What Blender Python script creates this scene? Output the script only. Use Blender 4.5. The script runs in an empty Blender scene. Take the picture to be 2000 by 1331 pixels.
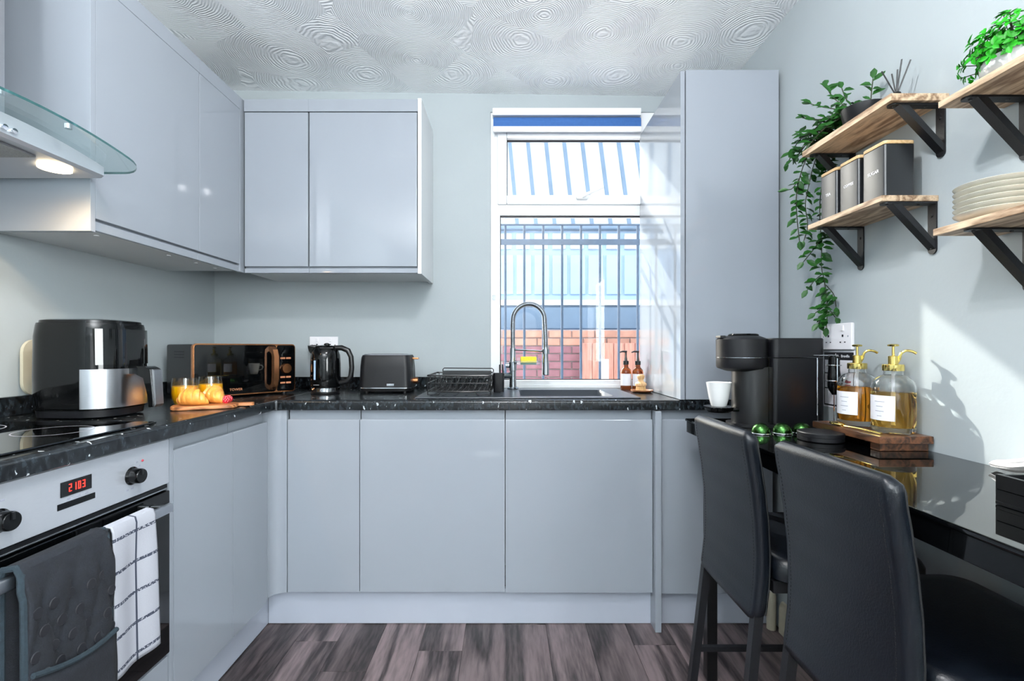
import bpy, bmesh, math, random
from mathutils import Vector, Matrix
random.seed(7)
SC = bpy.context.scene
COL = SC.collection
R = math.radians
# ------------------------------------------------------------------ camera
cam = bpy.data.cameras.new('camera'); camo = bpy.data.objects.new('camera', cam); COL.objects.link(camo)
camo.location = (0, 0, 1.15); camo.rotation_euler = (R(90), 0, 0)
cam.sensor_width = 36; cam.lens = 36*940/2000; cam.shift_x = .005; cam.shift_y = .00775; cam.clip_start = .02
SC.camera = camo
# ------------------------------------------------------------------ world, sun, lamps, exposure
SC.view_settings.view_transform = 'Standard'; SC.view_settings.look = 'None'
SC.view_settings.exposure = 0.35; SC.view_settings.gamma = 1.0; SC.view_settings.use_curve_mapping = False
SUN_DIR = Vector((.63, -1, -.76)).normalized()
W = bpy.data.worlds.new('sky'); SC.world = W; W.use_nodes = True
nt = W.node_tree; bg = nt.nodes['Background']
sky = nt.nodes.new('ShaderNodeTexSky'); sky.sky_type = 'NISHITA'; sky.sun_disc = False
sky.sun_elevation = R(36); sky.sun_rotation = R(-32); sky.air_density = 1.6; sky.dust_density = 3.0; sky.ozone_density = 1.2
hs = nt.nodes.new('ShaderNodeHueSaturation'); hs.inputs['Saturation'].default_value = .4
nt.links.new(sky.outputs[0], hs.inputs['Color']); nt.links.new(hs.outputs[0], bg.inputs[0]); bg.inputs[1].default_value = .8
def light(name, kind, loc, energy, color=(1, 1, 1), **kw):
    l = bpy.data.lights.new(name, kind); o = bpy.data.objects.new(name, l); COL.objects.link(o)
    l.energy = energy; l.color = color; o.location = loc
    for k, v in kw.items(): setattr(l, k, v)
    return o
s = light('sun', 'SUN', (-2, 6, 5), 5.0, (1, .95, .88), angle=R(.8)); s.rotation_euler = SUN_DIR.to_track_quat('-Z', 'Y').to_euler()
s = light('added_side_fill', 'AREA', (1.30, -1.1, 1.5), 112, (.95, .98, 1), shape='RECTANGLE', size=1.5, size_y=1.15); s.rotation_euler = (R(90), 0, R(90))  # added fill through a made-up window, brightens the left cabinets and wall
s = light('added_ceiling_fill', 'AREA', (-.2, -1.2, 1.7), 172, (.96, .985, 1), shape='DISK', size=.36); s.rotation_euler = (R(180), 0, 0)  # added fill bounced off the ceiling, from a made-up lamp
for x, y in ((.1, .68), (-.04, .59)):
    light('ceiling_spot_light', 'POINT', (x, y, 2.40), 24, (.99, .985, 1), shadow_soft_size=.022)
cy = SC.cycles; cy.use_denoising = True; cy.max_bounces = 14; cy.diffuse_bounces = 6; cy.glossy_bounces = 6
cy.transmission_bounces = 12; cy.transparent_max_bounces = 24; cy.sample_clamp_indirect = 6; cy.blur_glossy = .6
# ------------------------------------------------------------------ materials
def lin(c):
    return tuple(((v/255)/12.92 if v/255 <= .04045 else ((v/255+.055)/1.055)**2.4) for v in c)
def nodes_of(name):
    m = bpy.data.materials.new(name); m.use_nodes = True
    t = m.node_tree; return m, t, t.nodes['Principled BSDF']
def N(t, kind, **kw):
    n = t.nodes.new('ShaderNode'+kind)
    for k, v in kw.items():
        if k in n.inputs: n.inputs[k].default_value = v
        else: setattr(n, k, v)
    return n
def mat(name, col, rough=.5, metal=0, var=.06, scale=30, bump=0, bscale=200, coat=0, spec=.5, trans=0, emit=None, es=1, sheen=0, aniso=None, ior=None, sss=0):
    """Principled material whose colour and roughness vary a little with noise; bump gives fine relief."""
    m, t, b = nodes_of(name)
    tc = N(t, 'TexCoord'); no = N(t, 'TexNoise', Scale=scale, Detail=4)
    src = tc.outputs['Object']
    if aniso:
        mp = N(t, 'Mapping'); mp.inputs['Scale'].default_value = aniso; t.links.new(src, mp.inputs[0]); src = mp.outputs[0]
    t.links.new(src, no.inputs['Vector'])
    c = lin(col); r = N(t, 'ValToRGB')
    r.color_ramp.elements[0].position = .3; r.color_ramp.elements[1].position = .7
    r.color_ramp.elements[0].color = (*[max(0, v*(1-var)) for v in c], 1); r.color_ramp.elements[1].color = (*[min(1, v*(1+var)) for v in c], 1)
    t.links.new(no.outputs['Fac'], r.inputs[0]); t.links.new(r.outputs[0], b.inputs['Base Color'])
    b.inputs['Roughness'].default_value = rough; b.inputs['Metallic'].default_value = metal
    b.inputs['Specular IOR Level'].default_value = spec; b.inputs['Coat Weight'].default_value = coat; b.inputs['Coat Roughness'].default_value = .02
    b.inputs['Transmission Weight'].default_value = trans
    if ior: b.inputs['IOR'].default_value = ior
    if sheen: b.inputs['Sheen Weight'].default_value = sheen
    if sss: b.inputs['Subsurface Weight'].default_value = sss; b.inputs['Subsurface Scale'].default_value = .01
    if emit: b.inputs['Emission Color'].default_value = (*lin(emit), 1); b.inputs['Emission Strength'].default_value = es
    if bump:
        n2 = N(t, 'TexNoise', Scale=bscale, Detail=3); t.links.new(src, n2.inputs['Vector'])
        bp = N(t, 'Bump', Strength=bump, Distance=.002); t.links.new(n2.outputs['Fac'], bp.inputs['Height']); t.links.new(bp.outputs[0], b.inputs['Normal'])
    return m
def thin_glass(name, tint, refl=1.0, rough=0):
    """pane glass: straight-through light with fresnel reflection"""
    m, t, b = nodes_of(name); out = t.nodes['Material Output']; t.nodes.remove(b)
    tr = N(t, 'BsdfTransparent', Color=(*tint, 1)); gl = N(t, 'BsdfGlossy', Roughness=rough)
    lw = N(t, 'LayerWeight'); lw.inputs['Blend'].default_value = .5; fr = N(t, 'Math', operation='POWER'); fr.inputs[1].default_value = 5; t.links.new(lw.outputs['Facing'], fr.inputs[0])
    mu = N(t, 'Math', operation='MULTIPLY_ADD'); mu.inputs[1].default_value = .9*refl; mu.inputs[2].default_value = .04*refl
    no = N(t, 'TexNoise', Scale=2); bp = N(t, 'Bump', Strength=.01); t.links.new(no.outputs['Fac'], bp.inputs['Height']); t.links.new(bp.outputs[0], gl.inputs['Normal'])
    mx = N(t, 'MixShader'); t.links.new(fr.outputs[0], mu.inputs[0]); t.links.new(mu.outputs[0], mx.inputs[0])
    t.links.new(tr.outputs[0], mx.inputs[1]); t.links.new(gl.outputs[0], mx.inputs[2]); t.links.new(mx.outputs[0], out.inputs[0]); return m
def wood(name, c1, c2, axis='Y', scale=9, rough=.5, stretch=9, coat=0, bands=3.0):
    m, t, b = nodes_of(name); tc = N(t, 'TexCoord'); mp = N(t, 'Mapping')
    sc = [1.0, 1.0, 1.0]; i = 'XYZ'.index(axis); sc[i] = 1/stretch; mp.inputs['Scale'].default_value = sc
    oi = N(t, 'ObjectInfo'); ad = N(t, 'VectorMath', operation='ADD'); ml = N(t, 'Math', operation='MULTIPLY'); ml.inputs[1].default_value = 37
    t.links.new(oi.outputs['Random'], ml.inputs[0]); t.links.new(tc.outputs['Object'], mp.inputs[0]); t.links.new(mp.outputs[0], ad.inputs[0]); t.links.new(ml.outputs[0], ad.inputs[1])
    n1 = N(t, 'TexNoise', Scale=scale, Detail=2, Distortion=.4); t.links.new(ad.outputs[0], n1.inputs['Vector'])
    m1 = N(t, 'Math', operation='MULTIPLY'); m1.inputs[1].default_value = bands*6.28*3; t.links.new(n1.outputs['Fac'], m1.inputs[0])
    s1 = N(t, 'Math', operation='SINE'); t.links.new(m1.outputs[0], s1.inputs[0])
    n2 = N(t, 'TexNoise', Scale=scale*14, Detail=4); t.links.new(ad.outputs[0], n2.inputs['Vector'])
    a2 = N(t, 'Math', operation='MULTIPLY_ADD'); a2.inputs[1].default_value = .28; a2.inputs[2].default_value = .1; t.links.new(s1.outputs[0], a2.inputs[0])
    a3 = N(t, 'Math', operation='ADD'); t.links.new(a2.outputs[0], a3.inputs[0]); t.links.new(n2.outputs['Fac'], a3.inputs[1])
    r = N(t, 'ValToRGB'); r.color_ramp.elements[0].position = .25; r.color_ramp.elements[1].position = .95
    r.color_ramp.elements[0].color = (*lin(c1), 1); r.color_ramp.elements[1].color = (*lin(c2), 1)
    t.links.new(a3.outputs[0], r.inputs[0])
    hv = N(t, 'HueSaturation'); mr = N(t, 'MapRange'); mr.inputs['To Min'].default_value = .72; mr.inputs['To Max'].default_value = 1.22
    t.links.new(oi.outputs['Random'], mr.inputs['Value']); t.links.new(mr.outputs[0], hv.inputs['Value']); t.links.new(r.outputs[0], hv.inputs['Color'])
    t.links.new(hv.outputs[0], b.inputs['Base Color']); b.inputs['Roughness'].default_value = rough; b.inputs['Coat Weight'].default_value = coat
    bp = N(t, 'Bump', Strength=.12, Distance=.002); t.links.new(a3.outputs[0], bp.inputs['Height']); t.links.new(bp.outputs[0], b.inputs['Normal']); return m
M = {}
M['cab'] = mat('gloss_grey_laminate', (144, 150, 158), .035, var=.01, scale=2)
M['carcass'] = mat('white_carcass_board', (205, 208, 210), .4, var=.02, scale=4)
M['plinth'] = mat('grey_plinth_board', (172, 178, 190), .3, var=.02, scale=4, coat=.3)
M['wall'] = mat('grey_green_emulsion', (164, 172, 175), .55, var=.025, scale=3, bump=.15, bscale=90, spec=.3)
M['white'] = mat('white_upvc', (232, 234, 236), .25, var=.01)
M['plastic_white'] = mat('white_socket_plastic', (236, 234, 238), .3, var=.01)
M['black'] = mat('satin_black_plastic', (12, 13, 15), .35, var=.1)
M['black_gloss'] = mat('gloss_black_plastic', (5, 6, 7), .07, var=.1, spec=.32)
M['black_matte'] = mat('matte_black', (12, 13, 17), .45, var=.1, spec=.35)
M['black_steel'] = mat('black_powder_coat', (15, 16, 20), .42, var=.1, bump=.2, bscale=400)
M['wire'] = mat('black_coated_wire', (14, 15, 17), .28, var=.1)
M['steel'] = mat('brushed_steel', (196, 198, 203), .28, 1, var=.05, scale=60, aniso=(1, 1, 60), bump=.03)
M['steel_h'] = mat('brushed_steel_panel', (184, 188, 195), .34, .45, var=.04, scale=50, aniso=(60, 1, 40))
M['chrome'] = mat('chrome', (222, 224, 228), .06, 1, var=.02)
M['gunmetal'] = mat('gunmetal_tap', (150, 156, 162), .18, 1, var=.05)
M['gold'] = mat('polished_gold', (232, 208, 124), .14, 1, var=.04)
M['copper'] = mat('brushed_copper', (214, 146, 100), .25, 1, var=.08, aniso=(1, 1, 40))
M['copper_flat'] = mat('rose_gold_print', (206, 140, 104), .4, .3, var=.05)
M['blackglass'] = mat('black_glass', (4, 5, 6), .02, var=.02)
M['sink'] = mat('graphite_composite', (48, 53, 60), .28, var=.12, scale=300, bump=.05, bscale=600)
M['leather'] = mat('black_faux_leather', (9, 14, 21), .34, var=.12, scale=40, bump=.2, bscale=260, spec=.4)
M['stitch'] = mat('dark_thread', (12, 13, 15), .7, var=.2)
M['glass'] = thin_glass('window_glass', (.97, .985, .98), .5)
M['hoodglass'] = thin_glass('hood_glass', (.86, .92, .91), 1.2)
M['hoodedge'] = mat('green_glass_edge', (48, 92, 92), .1, var=.1, trans=.3)
M['clearglass'] = mat('clear_bottle_glass', (250, 252, 252), 0.0, var=0, trans=1, ior=1.45)
M['tumbler'] = thin_glass('tumbler_glass', (.95, .97, .97), 1.6)
M['amber_liq'] = mat('amber_syrup', (244, 164, 50), 0, var=0, trans=1, ior=1.38)
M['gold_liq'] = mat('golden_syrup', (255, 212, 110), 0, var=0, trans=1, ior=1.38)
M['juice'] = mat('orange_juice', (255, 176, 4), .3, var=.04, sss=.2)
M['paper'] = mat('white_label_paper', (232, 232, 238), .6, var=.02)
M['ink'] = mat('grey_print', (150, 152, 165), .6, var=.05)
M['black_ink'] = mat('black_print', (28, 29, 34), .5, var=.05)
M['red_ink'] = mat('red_print', (160, 30, 50), .5, var=.1)
M['ceramic'] = mat('white_glazed_china', (228, 229, 228), .12, var=.02, coat=.5)
M['stone'] = mat('cream_stoneware', (214, 210, 196), .22, var=.05, coat=.5, scale=60)
M['amber_glass'] = mat('amber_bottle_glass', (150, 78, 34), .05, var=.05, trans=.75, ior=1.4)
M['sponge'] = mat('yellow_sponge', (232, 210, 60), .9, var=.12, scale=160, bump=.6, bscale=300)
M['scour'] = mat('green_scourer', (26, 88, 52), .9, var=.2, scale=300, bump=.6, bscale=400)
M['clear'] = thin_glass('clear_acrylic', (.93, .95, .96), 1.5)
M['bristle'] = mat('pale_bristle', (222, 192, 140), .8, var=.15, scale=300)
M['navy'] = mat('blue_blind_fabric', (52, 96, 158), .8, var=.06, scale=80, trans=0)
M['leaf'] = mat('green_leaf', (30, 78, 25), .42, var=.5, scale=14, spec=.3)
M['leaf2'] = mat('bright_green_leaf', (28, 140, 16), .45, var=.5, scale=24, spec=.3)
M['stem'] = mat('brown_green_stem', (46, 52, 34), .6, var=.2)
M['croissant'] = mat('baked_pastry', (226, 156, 70), .42, var=.25, scale=45, coat=.25, bump=.3, bscale=120)
M['berry'] = mat('red_berry', (190, 30, 48), .3, var=.2, scale=90, bump=.5, bscale=200, coat=.3)
M['glove'] = mat('charcoal_quilted_cotton', (20, 24, 31), .95, var=.25, scale=60, bump=.5, bscale=300)
M['piping'] = mat('slate_blue_binding', (26, 40, 48), .9, var=.2, scale=120, bump=.4, bscale=400)
M['napkin'] = mat('white_cotton_napkin', (226, 226, 228), .9, var=.04, scale=80, bump=.3, bscale=300)
M['green_foil'] = mat('green_foil', (58, 98, 50), .26, 1, var=.1, scale=60)
M['cream'] = mat('cream_painted_wood', (186, 180, 160), .5, var=.06, scale=14)
M['pipe'] = mat('white_painted_pipe', (216, 214, 212), .4, var=.06)
M['canister'] = mat('satin_black_enamel', (24, 26, 30), .36, var=.08, spec=.9); M['red_led'] = mat('red_display_digit', (255, 50, 40), .4, emit=(255, 46, 36), es=2.2)
M['lamp'] = mat('warm_lamp_disc', (255, 240, 214), .4, emit=(255, 226, 180), es=9)
M['bulb'] = mat('frosted_bulb', (255, 250, 240), .4, emit=(255, 244, 228), es=6)
M['filter'] = mat('hood_mesh_filter', (150, 150, 150), .4, .9, var=.5, scale=900)
M['shelfwood'] = wood('light_pine', (134, 104, 78), (224, 196, 164), 'Y', 16, .5, 7, bands=1.6)
M['lidwood'] = wood('bamboo_lid', (196, 160, 112), (222, 190, 144), 'Y', 20, .5)
M['darkwood'] = wood('dark_stained_wood', (46, 28, 18), (112, 72, 46), 'Y', 14, .35, 7, coat=.2)
M['boardwood'] = wood('acacia_board', (96, 54, 28), (182, 120, 74), 'X', 16, .4, 7)
M['brushwood'] = wood('beech', (206, 160, 106), (232, 194, 144), 'Z', 16, .5)
M['floor'] = wood('dark_vinyl_plank', (40, 34, 35), (116, 102, 103), 'Y', 7, .42, 9, bands=1.2)
# worktop: black laminate with pale flecks
m, t, b = nodes_of('black_fleck_laminate'); tc = N(t, 'TexCoord'); mp = N(t, 'Mapping'); mp.inputs['Scale'].default_value = (1, 1, .55); mp.inputs['Rotation'].default_value = (.4, .3, .5)
t.links.new(tc.outputs['Object'], mp.inputs[0])
base = N(t, 'TexNoise', Scale=90, Detail=5); t.links.new(mp.outputs[0], base.inputs['Vector'])
r0 = N(t, 'ValToRGB'); r0.color_ramp.elements[0].position = .42; r0.color_ramp.elements[0].color = (*lin((9, 11, 13)), 1); r0.color_ramp.elements[1].position = .8; r0.color_ramp.elements[1].color = (*lin((46, 54, 60)), 1); t.links.new(base.outputs['Fac'], r0.inputs[0])
nd = N(t, 'TexNoise', Scale=70, Detail=2); t.links.new(mp.outputs[0], nd.inputs['Vector']); dv = N(t, 'VectorMath', operation='SCALE'); dv.inputs['Scale'].default_value = .022; t.links.new(nd.outputs['Color'], dv.inputs[0]); av = N(t, 'VectorMath', operation='ADD'); t.links.new(mp.outputs[0], av.inputs[0]); t.links.new(dv.outputs[0], av.inputs[1])
vo = N(t, 'TexVoronoi', Scale=46); vo.inputs['Randomness'].default_value = 1; t.links.new(av.outputs[0], vo.inputs['Vector'])
ml = N(t, 'SeparateColor'); t.links.new(vo.outputs['Color'], ml.inputs[0])
th = N(t, 'Math', operation='MULTIPLY'); th.inputs[1].default_value = .30; t.links.new(ml.outputs[0], th.inputs[0])
lt = N(t, 'Math', operation='LESS_THAN'); 
sb = N(t, 'Math', operation='SUBTRACT'); sb.inputs[1].default_value = .06; t.links.new(th.outputs[0], sb.inputs[0])
t.links.new(vo.outputs['Distance'], lt.inputs[0]); t.links.new(sb.outputs[0], lt.inputs[1])
mx = N(t, 'MixRGB'); mx.inputs[2].default_value = (*lin((176, 182, 186)), 1); t.links.new(lt.outputs[0], mx.inputs[0]); t.links.new(r0.outputs[0], mx.inputs[1])
t.links.new(mx.outputs[0], b.inputs['Base Color']); b.inputs['Roughness'].default_value = .2; M['worktop'] = m
# ceiling: swirled plaster
m, t, b = nodes_of('swirl_plaster'); tc = N(t, 'TexCoord')
vo = N(t, 'TexVoronoi', Scale=3.1); vo.inputs['Randomness'].default_value = .9; t.links.new(tc.outputs['Object'], vo.inputs['Vector'])
no = N(t, 'TexNoise', Scale=9, Detail=3); t.links.new(tc.outputs['Object'], no.inputs['Vector'])
ad = N(t, 'Math', operation='MULTIPLY_ADD'); ad.inputs[1].default_value = .10; t.links.new(no.outputs['Fac'], ad.inputs[0]); t.links.new(vo.outputs['Distance'], ad.inputs[2])
ml = N(t, 'Math', operation='MULTIPLY'); ml.inputs[1].default_value = 250; t.links.new(ad.outputs[0], ml.inputs[0])
si = N(t, 'Math', operation='SINE'); t.links.new(ml.outputs[0], si.inputs[0])
bp = N(t, 'Bump', Strength=.42, Distance=.004); t.links.new(si.outputs[0], bp.inputs['Height']); t.links.new(bp.outputs[0], b.inputs['Normal'])
b.inputs['Base Color'].default_value = (*lin((240, 242, 244)), 1); b.inputs['Roughness'].default_value = .45; M['ceiling'] = m
# tea towel: white with dark check lines (a woven print), in the cloth's own coordinates
m, t, b = nodes_of('check_cotton'); tc = N(t, 'TexCoord'); sp = N(t, 'SeparateXYZ'); t.links.new(tc.outputs['UV'], sp.inputs[0])
def stripe(sock, n, off, wdt):
    a = N(t, 'Math', operation='MULTIPLY_ADD'); a.inputs[1].default_value = n; a.inputs[2].default_value = off; t.links.new(sock, a.inputs[0])
    f = N(t, 'Math', operation='FRACT'); t.links.new(a.outputs[0], f.inputs[0]); l = N(t, 'Math', operation='LESS_THAN'); l.inputs[1].default_value = wdt; t.links.new(f.outputs[0], l.inputs[0]); return l
l1 = stripe(sp.outputs[0], 1.0, .48, .04); l2 = stripe(sp.outputs[1], 9.0, .3, .10)
nz = N(t, 'TexNoise', Scale=260); t.links.new(tc.outputs['Object'], nz.inputs['Vector']); gt = N(t, 'Math', operation='GREATER_THAN'); gt.inputs[1].default_value = .42; t.links.new(nz.outputs['Fac'], gt.inputs[0])
l2b = N(t, 'Math', operation='MULTIPLY'); t.links.new(l2.outputs[0], l2b.inputs[0]); t.links.new(gt.outputs[0], l2b.inputs[1])
mxm = N(t, 'Math', operation='MAXIMUM'); t.links.new(l1.outputs[0], mxm.inputs[0]); t.links.new(l2b.outputs[0], mxm.inputs[1])
mx = N(t, 'MixRGB'); mx.inputs[1].default_value = (*lin((164, 166, 174)), 1); mx.inputs[2].default_value = (*lin((52, 58, 72)), 1); t.links.new(mxm.outputs[0], mx.inputs[0]); t.links.new(mx.outputs[0], b.inputs['Base Color'])
b.inputs['Roughness'].default_value = .95; bp = N(t, 'Bump', Strength=.3, Distance=.002); t.links.new(nz.outputs['Fac'], bp.inputs['Height']); t.links.new(bp.outputs[0], b.inputs['Normal']); M['towel'] = m
# ------------------------------------------------------------------ mesh builder
class MB:
    def __init__(s): s.bm = bmesh.new(); s.uv = None; s.wn = False
    def _tag(s, n0, mi):
        if mi:
            s.bm.faces.ensure_lookup_table()
            for f in list(s.bm.faces)[n0:]: f.material_index = mi
    def box(s, x0, x1, y0, y1, z0, z1, bev=0, seg=2, mi=0, rot=None):
        n0 = len(s.bm.faces)
        mt = Matrix.Translation(((x0+x1)/2, (y0+y1)/2, (z0+z1)/2))
        if rot: mt = mt @ rot.to_4x4()
        mt = mt @ Matrix.Diagonal((abs(x1-x0), abs(y1-y0), abs(z1-z0), 1))
        if bev:
            s.wn = True; b2 = bmesh.new(); bmesh.ops.create_cube(b2, size=1, matrix=mt)
            bmesh.ops.bevel(b2, geom=list(b2.edges), offset=bev, segments=seg, affect='EDGES', profile=.5)
            vm = {v: s.bm.verts.new(v.co) for v in b2.verts}
            for f in b2.faces: s.bm.faces.new([vm[v] for v in f.verts])
            b2.free()
        else: bmesh.ops.create_cube(s.bm, size=1, matrix=mt)
        s._tag(n0, mi); return s
    def rings(s, rings, cap0=True, cap1=True, closed=True, mi=0):
        n0 = len(s.bm.faces); vr = [[s.bm.verts.new(p) for p in r] for r in rings]
        for a, b in zip(vr, vr[1:]):
            n = len(a); rng = range(n) if closed else range(n-1)
            for i in rng:
                j = (i+1) % n; s.bm.faces.new((a[i], a[j], b[j], b[i]))
        if cap0 and len(vr[0]) > 2: s.bm.faces.new(vr[0][::-1])
        if cap1 and len(vr[-1]) > 2: s.bm.faces.new(vr[-1])
        s._tag(n0, mi); return s
    def cyl(s, p0, p1, r, r2=None, n=16, mi=0):
        return s.tube([p0, p1], [r, r if r2 is None else r2], n, mi=mi)
    def tube(s, pts, r, n=8, closed=False, mi=0, square=False):
        pts = [Vector(p) for p in pts]; k = len(pts); rs = r if isinstance(r, (list, tuple)) else [r]*k
        rings = []; up = None
        for i, p in enumerate(pts):
            if closed: d = pts[(i+1) % k]-pts[i-1]
            else: d = pts[min(i+1, k-1)]-pts[max(i-1, 0)]
            d.normalize()
            if up is None:
                up = Vector((0, 0, 1)) if abs(d.z) < .9 else Vector((1, 0, 0))
            u = d.cross(up)
            if u.length < 1e-6: u = d.orthogonal()
            u.normalize(); v = u.cross(d).normalized(); up = v
            off = math.pi/4 if square else 0; q = 1.414 if square else 1
            rings.append([p+(u*math.cos(a+off)+v*math.sin(a+off))*rs[i]*q for a in [2*math.pi*j/n for j in range(n)]])
        if closed: rings.append(rings[0])
        s.rings(rings, not closed, not closed, mi=mi)
        if closed: bmesh.ops.remove_doubles(s.bm, verts=s.bm.verts, dist=1e-7)
        return s
    def lathe(s, prof, n=32, c=(0, 0, 0), mi=0, a0=0, a1=2*math.pi):
        n0 = len(s.bm.faces); c = Vector(c); full = abs(a1-a0-2*math.pi) < 1e-6; vr = []
        for r, z in prof:
            if r < 1e-6: vr.append([s.bm.verts.new(c+Vector((0, 0, z)))])
            else: vr.append([s.bm.verts.new(c+Vector((r*math.cos(a0+(a1-a0)*i/n), r*math.sin(a0+(a1-a0)*i/n), z))) for i in range(n if full else n+1)])
        for a, b in zip(vr, vr[1:]):
            m_ = max(len(a), len(b)); rng = range(m_) if full else range(m_-1)
            for i in rng:
                j = (i+1) % m_
                if len(a) == 1 and len(b) == 1: continue
                if len(a) == 1: s.bm.faces.new((a[0], b[i], b[j]))
                elif len(b) == 1: s.bm.faces.new((a[i], a[j], b[0]))
                else: s.bm.faces.new((a[i], a[j], b[j], b[i]))
        s._tag(n0, mi); return s
    def grid(s, fn, nu, nv, uv=False):
        vs = [[s.bm.verts.new(fn(u/nu, v/nv)) for u in range(nu+1)] for v in range(nv+1)]
        if uv and s.uv is None: s.uv = s.bm.loops.layers.uv.new('UVMap')
        for v in range(nv):
            for u in range(nu):
                f = s.bm.faces.new((vs[v][u], vs[v][u+1], vs[v+1][u+1], vs[v+1][u]))
                if uv:
                    for l, (a, b) in zip(f.loops, ((u, v), (u+1, v), (u+1, v+1), (u, v+1))): l[s.uv].uv = (a/nu, b/nv)
        return s
    def faces(s, verts, fs):
        vs = [s.bm.verts.new(v) for v in verts]
        for f in fs: s.bm.faces.new([vs[i] for i in f])
        return s
    def prism(s, poly, axis, a0, a1, mi=0):
        s.wn = True
        def P(p, a): return {'X': (a, p[0], p[1]), 'Y': (p[0], a, p[1]), 'Z': (p[0], p[1], a)}[axis]
        return s.rings([[P(p, a0) for p in poly], [P(p, a1) for p in poly]], mi=mi)
    def sphere(s, c, r, u=16, v=10, mi=0):
        r = (r, r, r) if not isinstance(r, (tuple, list)) else r; n0 = len(s.bm.faces)
        bmesh.ops.create_uvsphere(s.bm, u_segments=u, v_segments=v, radius=1, matrix=Matrix.Translation(c) @ Matrix.Diagonal((*r, 1))); s._tag(n0, mi); return s
    def obj(s, name, m, parent=None, world=False, label=None, cat=None, group=None, kind=None, smooth=35, solid=0, sub=0, recalc=True):
        if recalc: bmesh.ops.recalc_face_normals(s.bm, faces=s.bm.faces)
        me = bpy.data.meshes.new(name)
        if world and parent: s.bm.transform(WM[parent].inverted())
        s.bm.to_mesh(me); s.bm.free()
        for x in (m if isinstance(m, (list, tuple)) else [m]): me.materials.append(M[x] if isinstance(x, str) else x)
        if smooth: me.shade_smooth(); me.set_sharp_from_angle(angle=R(smooth))
        o = bpy.data.objects.new(name, me); COL.objects.link(o)
        if parent: o.parent = parent; WM[o] = WM[parent].copy()
        else: WM[o] = Matrix()
        if s.wn and smooth: q = o.modifiers.new('flat', 'WEIGHTED_NORMAL'); q.keep_sharp = True; q.weight = 80
        if solid: q = o.modifiers.new('solid', 'SOLIDIFY'); q.thickness = solid; q.offset = 0
        if sub: q = o.modifiers.new('sub', 'SUBSURF'); q.levels = sub; q.render_levels = sub
        return tag(o, label, cat, group, kind)
WM = {}
def tag(o, label=None, cat=None, group=None, kind=None):
    if label: o['label'] = label
    if cat: o['category'] = cat
    if group: o['group'] = group
    if kind: o['kind'] = kind
    return o
def thing(name, label, cat, loc=(0, 0, 0), rz=0, group=None, kind=None):
    o = bpy.data.objects.new(name, None); COL.objects.link(o); o.location = loc; o.rotation_euler = (0, 0, rz); o.empty_display_size = .05
    WM[o] = Matrix.Translation(loc) @ Matrix.Rotation(rz, 4, 'Z'); return tag(o, label, cat, group, kind)
def bx(*a, **k): return MB().box(*a, **k)
def text(body, size, m, parent, mtx, name='lettering', align='CENTER', ext=.0004):
    cu = bpy.data.curves.new('t', 'FONT'); cu.body = body; cu.size = size; cu.align_x = align; cu.align_y = 'CENTER'; cu.extrude = ext; cu.resolution_u = 2
    tmp = bpy.data.objects.new('t', cu); COL.objects.link(tmp); bpy.context.view_layer.update()
    me = bpy.data.meshes.new_from_object(tmp.evaluated_get(bpy.context.evaluated_depsgraph_get())); bpy.data.objects.remove(tmp); bpy.data.curves.remove(cu)
    me.transform(mtx); me.materials.clear(); me.materials.append(M[m]); me.name = name
    o = bpy.data.objects.new(name, me); COL.objects.link(o); o.parent = parent; WM[o] = WM[parent].copy(); return o
def face_mtx(origin, right, up):
    """matrix that lays text (x right, y up) on a face"""
    r_, u_ = Vector(right).normalized(), Vector(up).normalized(); n_ = r_.cross(u_)
    m_ = Matrix((r_, u_, n_)).transposed().to_4x4(); m_.translation = Vector(origin); return m_
def rrect(w, d, r, n=5, cx=0, cy=0):
    pts = []
    for sx, sy, a in ((1, 1, 0), (-1, 1, 90), (-1, -1, 180), (1, -1, 270)):
        for i in range(n+1):
            t_ = R(a+90*i/n); pts.append((cx+sx*(w/2-r)+r*math.cos(t_), cy+sy*(d/2-r)+r*math.sin(t_)))
    return pts
def dup(root, loc, label=None, group=None, rz=None):
    r_ = root.copy(); COL.objects.link(r_); r_.location = loc
    if rz is not None: r_.rotation_euler = (0, 0, rz)
    if label: r_['label'] = label
    if group: r_['group'] = group
    for ch in list(root.children):
        c = ch.copy(); COL.objects.link(c); c.parent = r_
        for g in ch.children:
            d = g.copy(); COL.objects.link(d); d.parent = c
    return r_
# ================================================================== THE ROOM
WX0, WX1, YB, YR = -1.552, 1.119, 2.554, -2.4
def struct(mb, name, m, parent=None, **k): return mb.obj(name, m, parent, kind='structure' if not parent else None, **k)
fl = struct(bx(WX0-.15, WX1+.15, YR-.15, YB+.1, -.06, -.004), 'floor', 'floor')
pw = .1655; plank_me = None
def plank_mesh(L):
    mb = bx(-pw/2+.0006, pw/2-.0006, 0, L-.0012, -.006, 0, .0005, 1); return mb
lens = {}
cols = list(range(-9, 8))
for ci in cols:
    cx = -.2525+ci*pw
    if cx < WX0-.02 or cx > WX1+.05: continue
    y = YR-random.uniform(0, 1.1)
    if ci == 0: y = 1.83-1.22*3
    if ci == -2: y = 1.713-1.22*3
    if ci == 5: y = 1.867-1.22*3
    while y < 2.1:
        o = plank_mesh(1.22).obj('plank', 'floor', fl) if plank_me is None else bpy.data.objects.new('plank', plank_me)
        if plank_me is None: plank_me = o.data
        else: COL.objects.link(o); o.parent = fl
        o.location = (cx, y, 0); y += 1.22
struct(bx(WX0-.15, WX0, YR, YB+.12, 0, 2.6), 'wall_left', 'wall')
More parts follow.
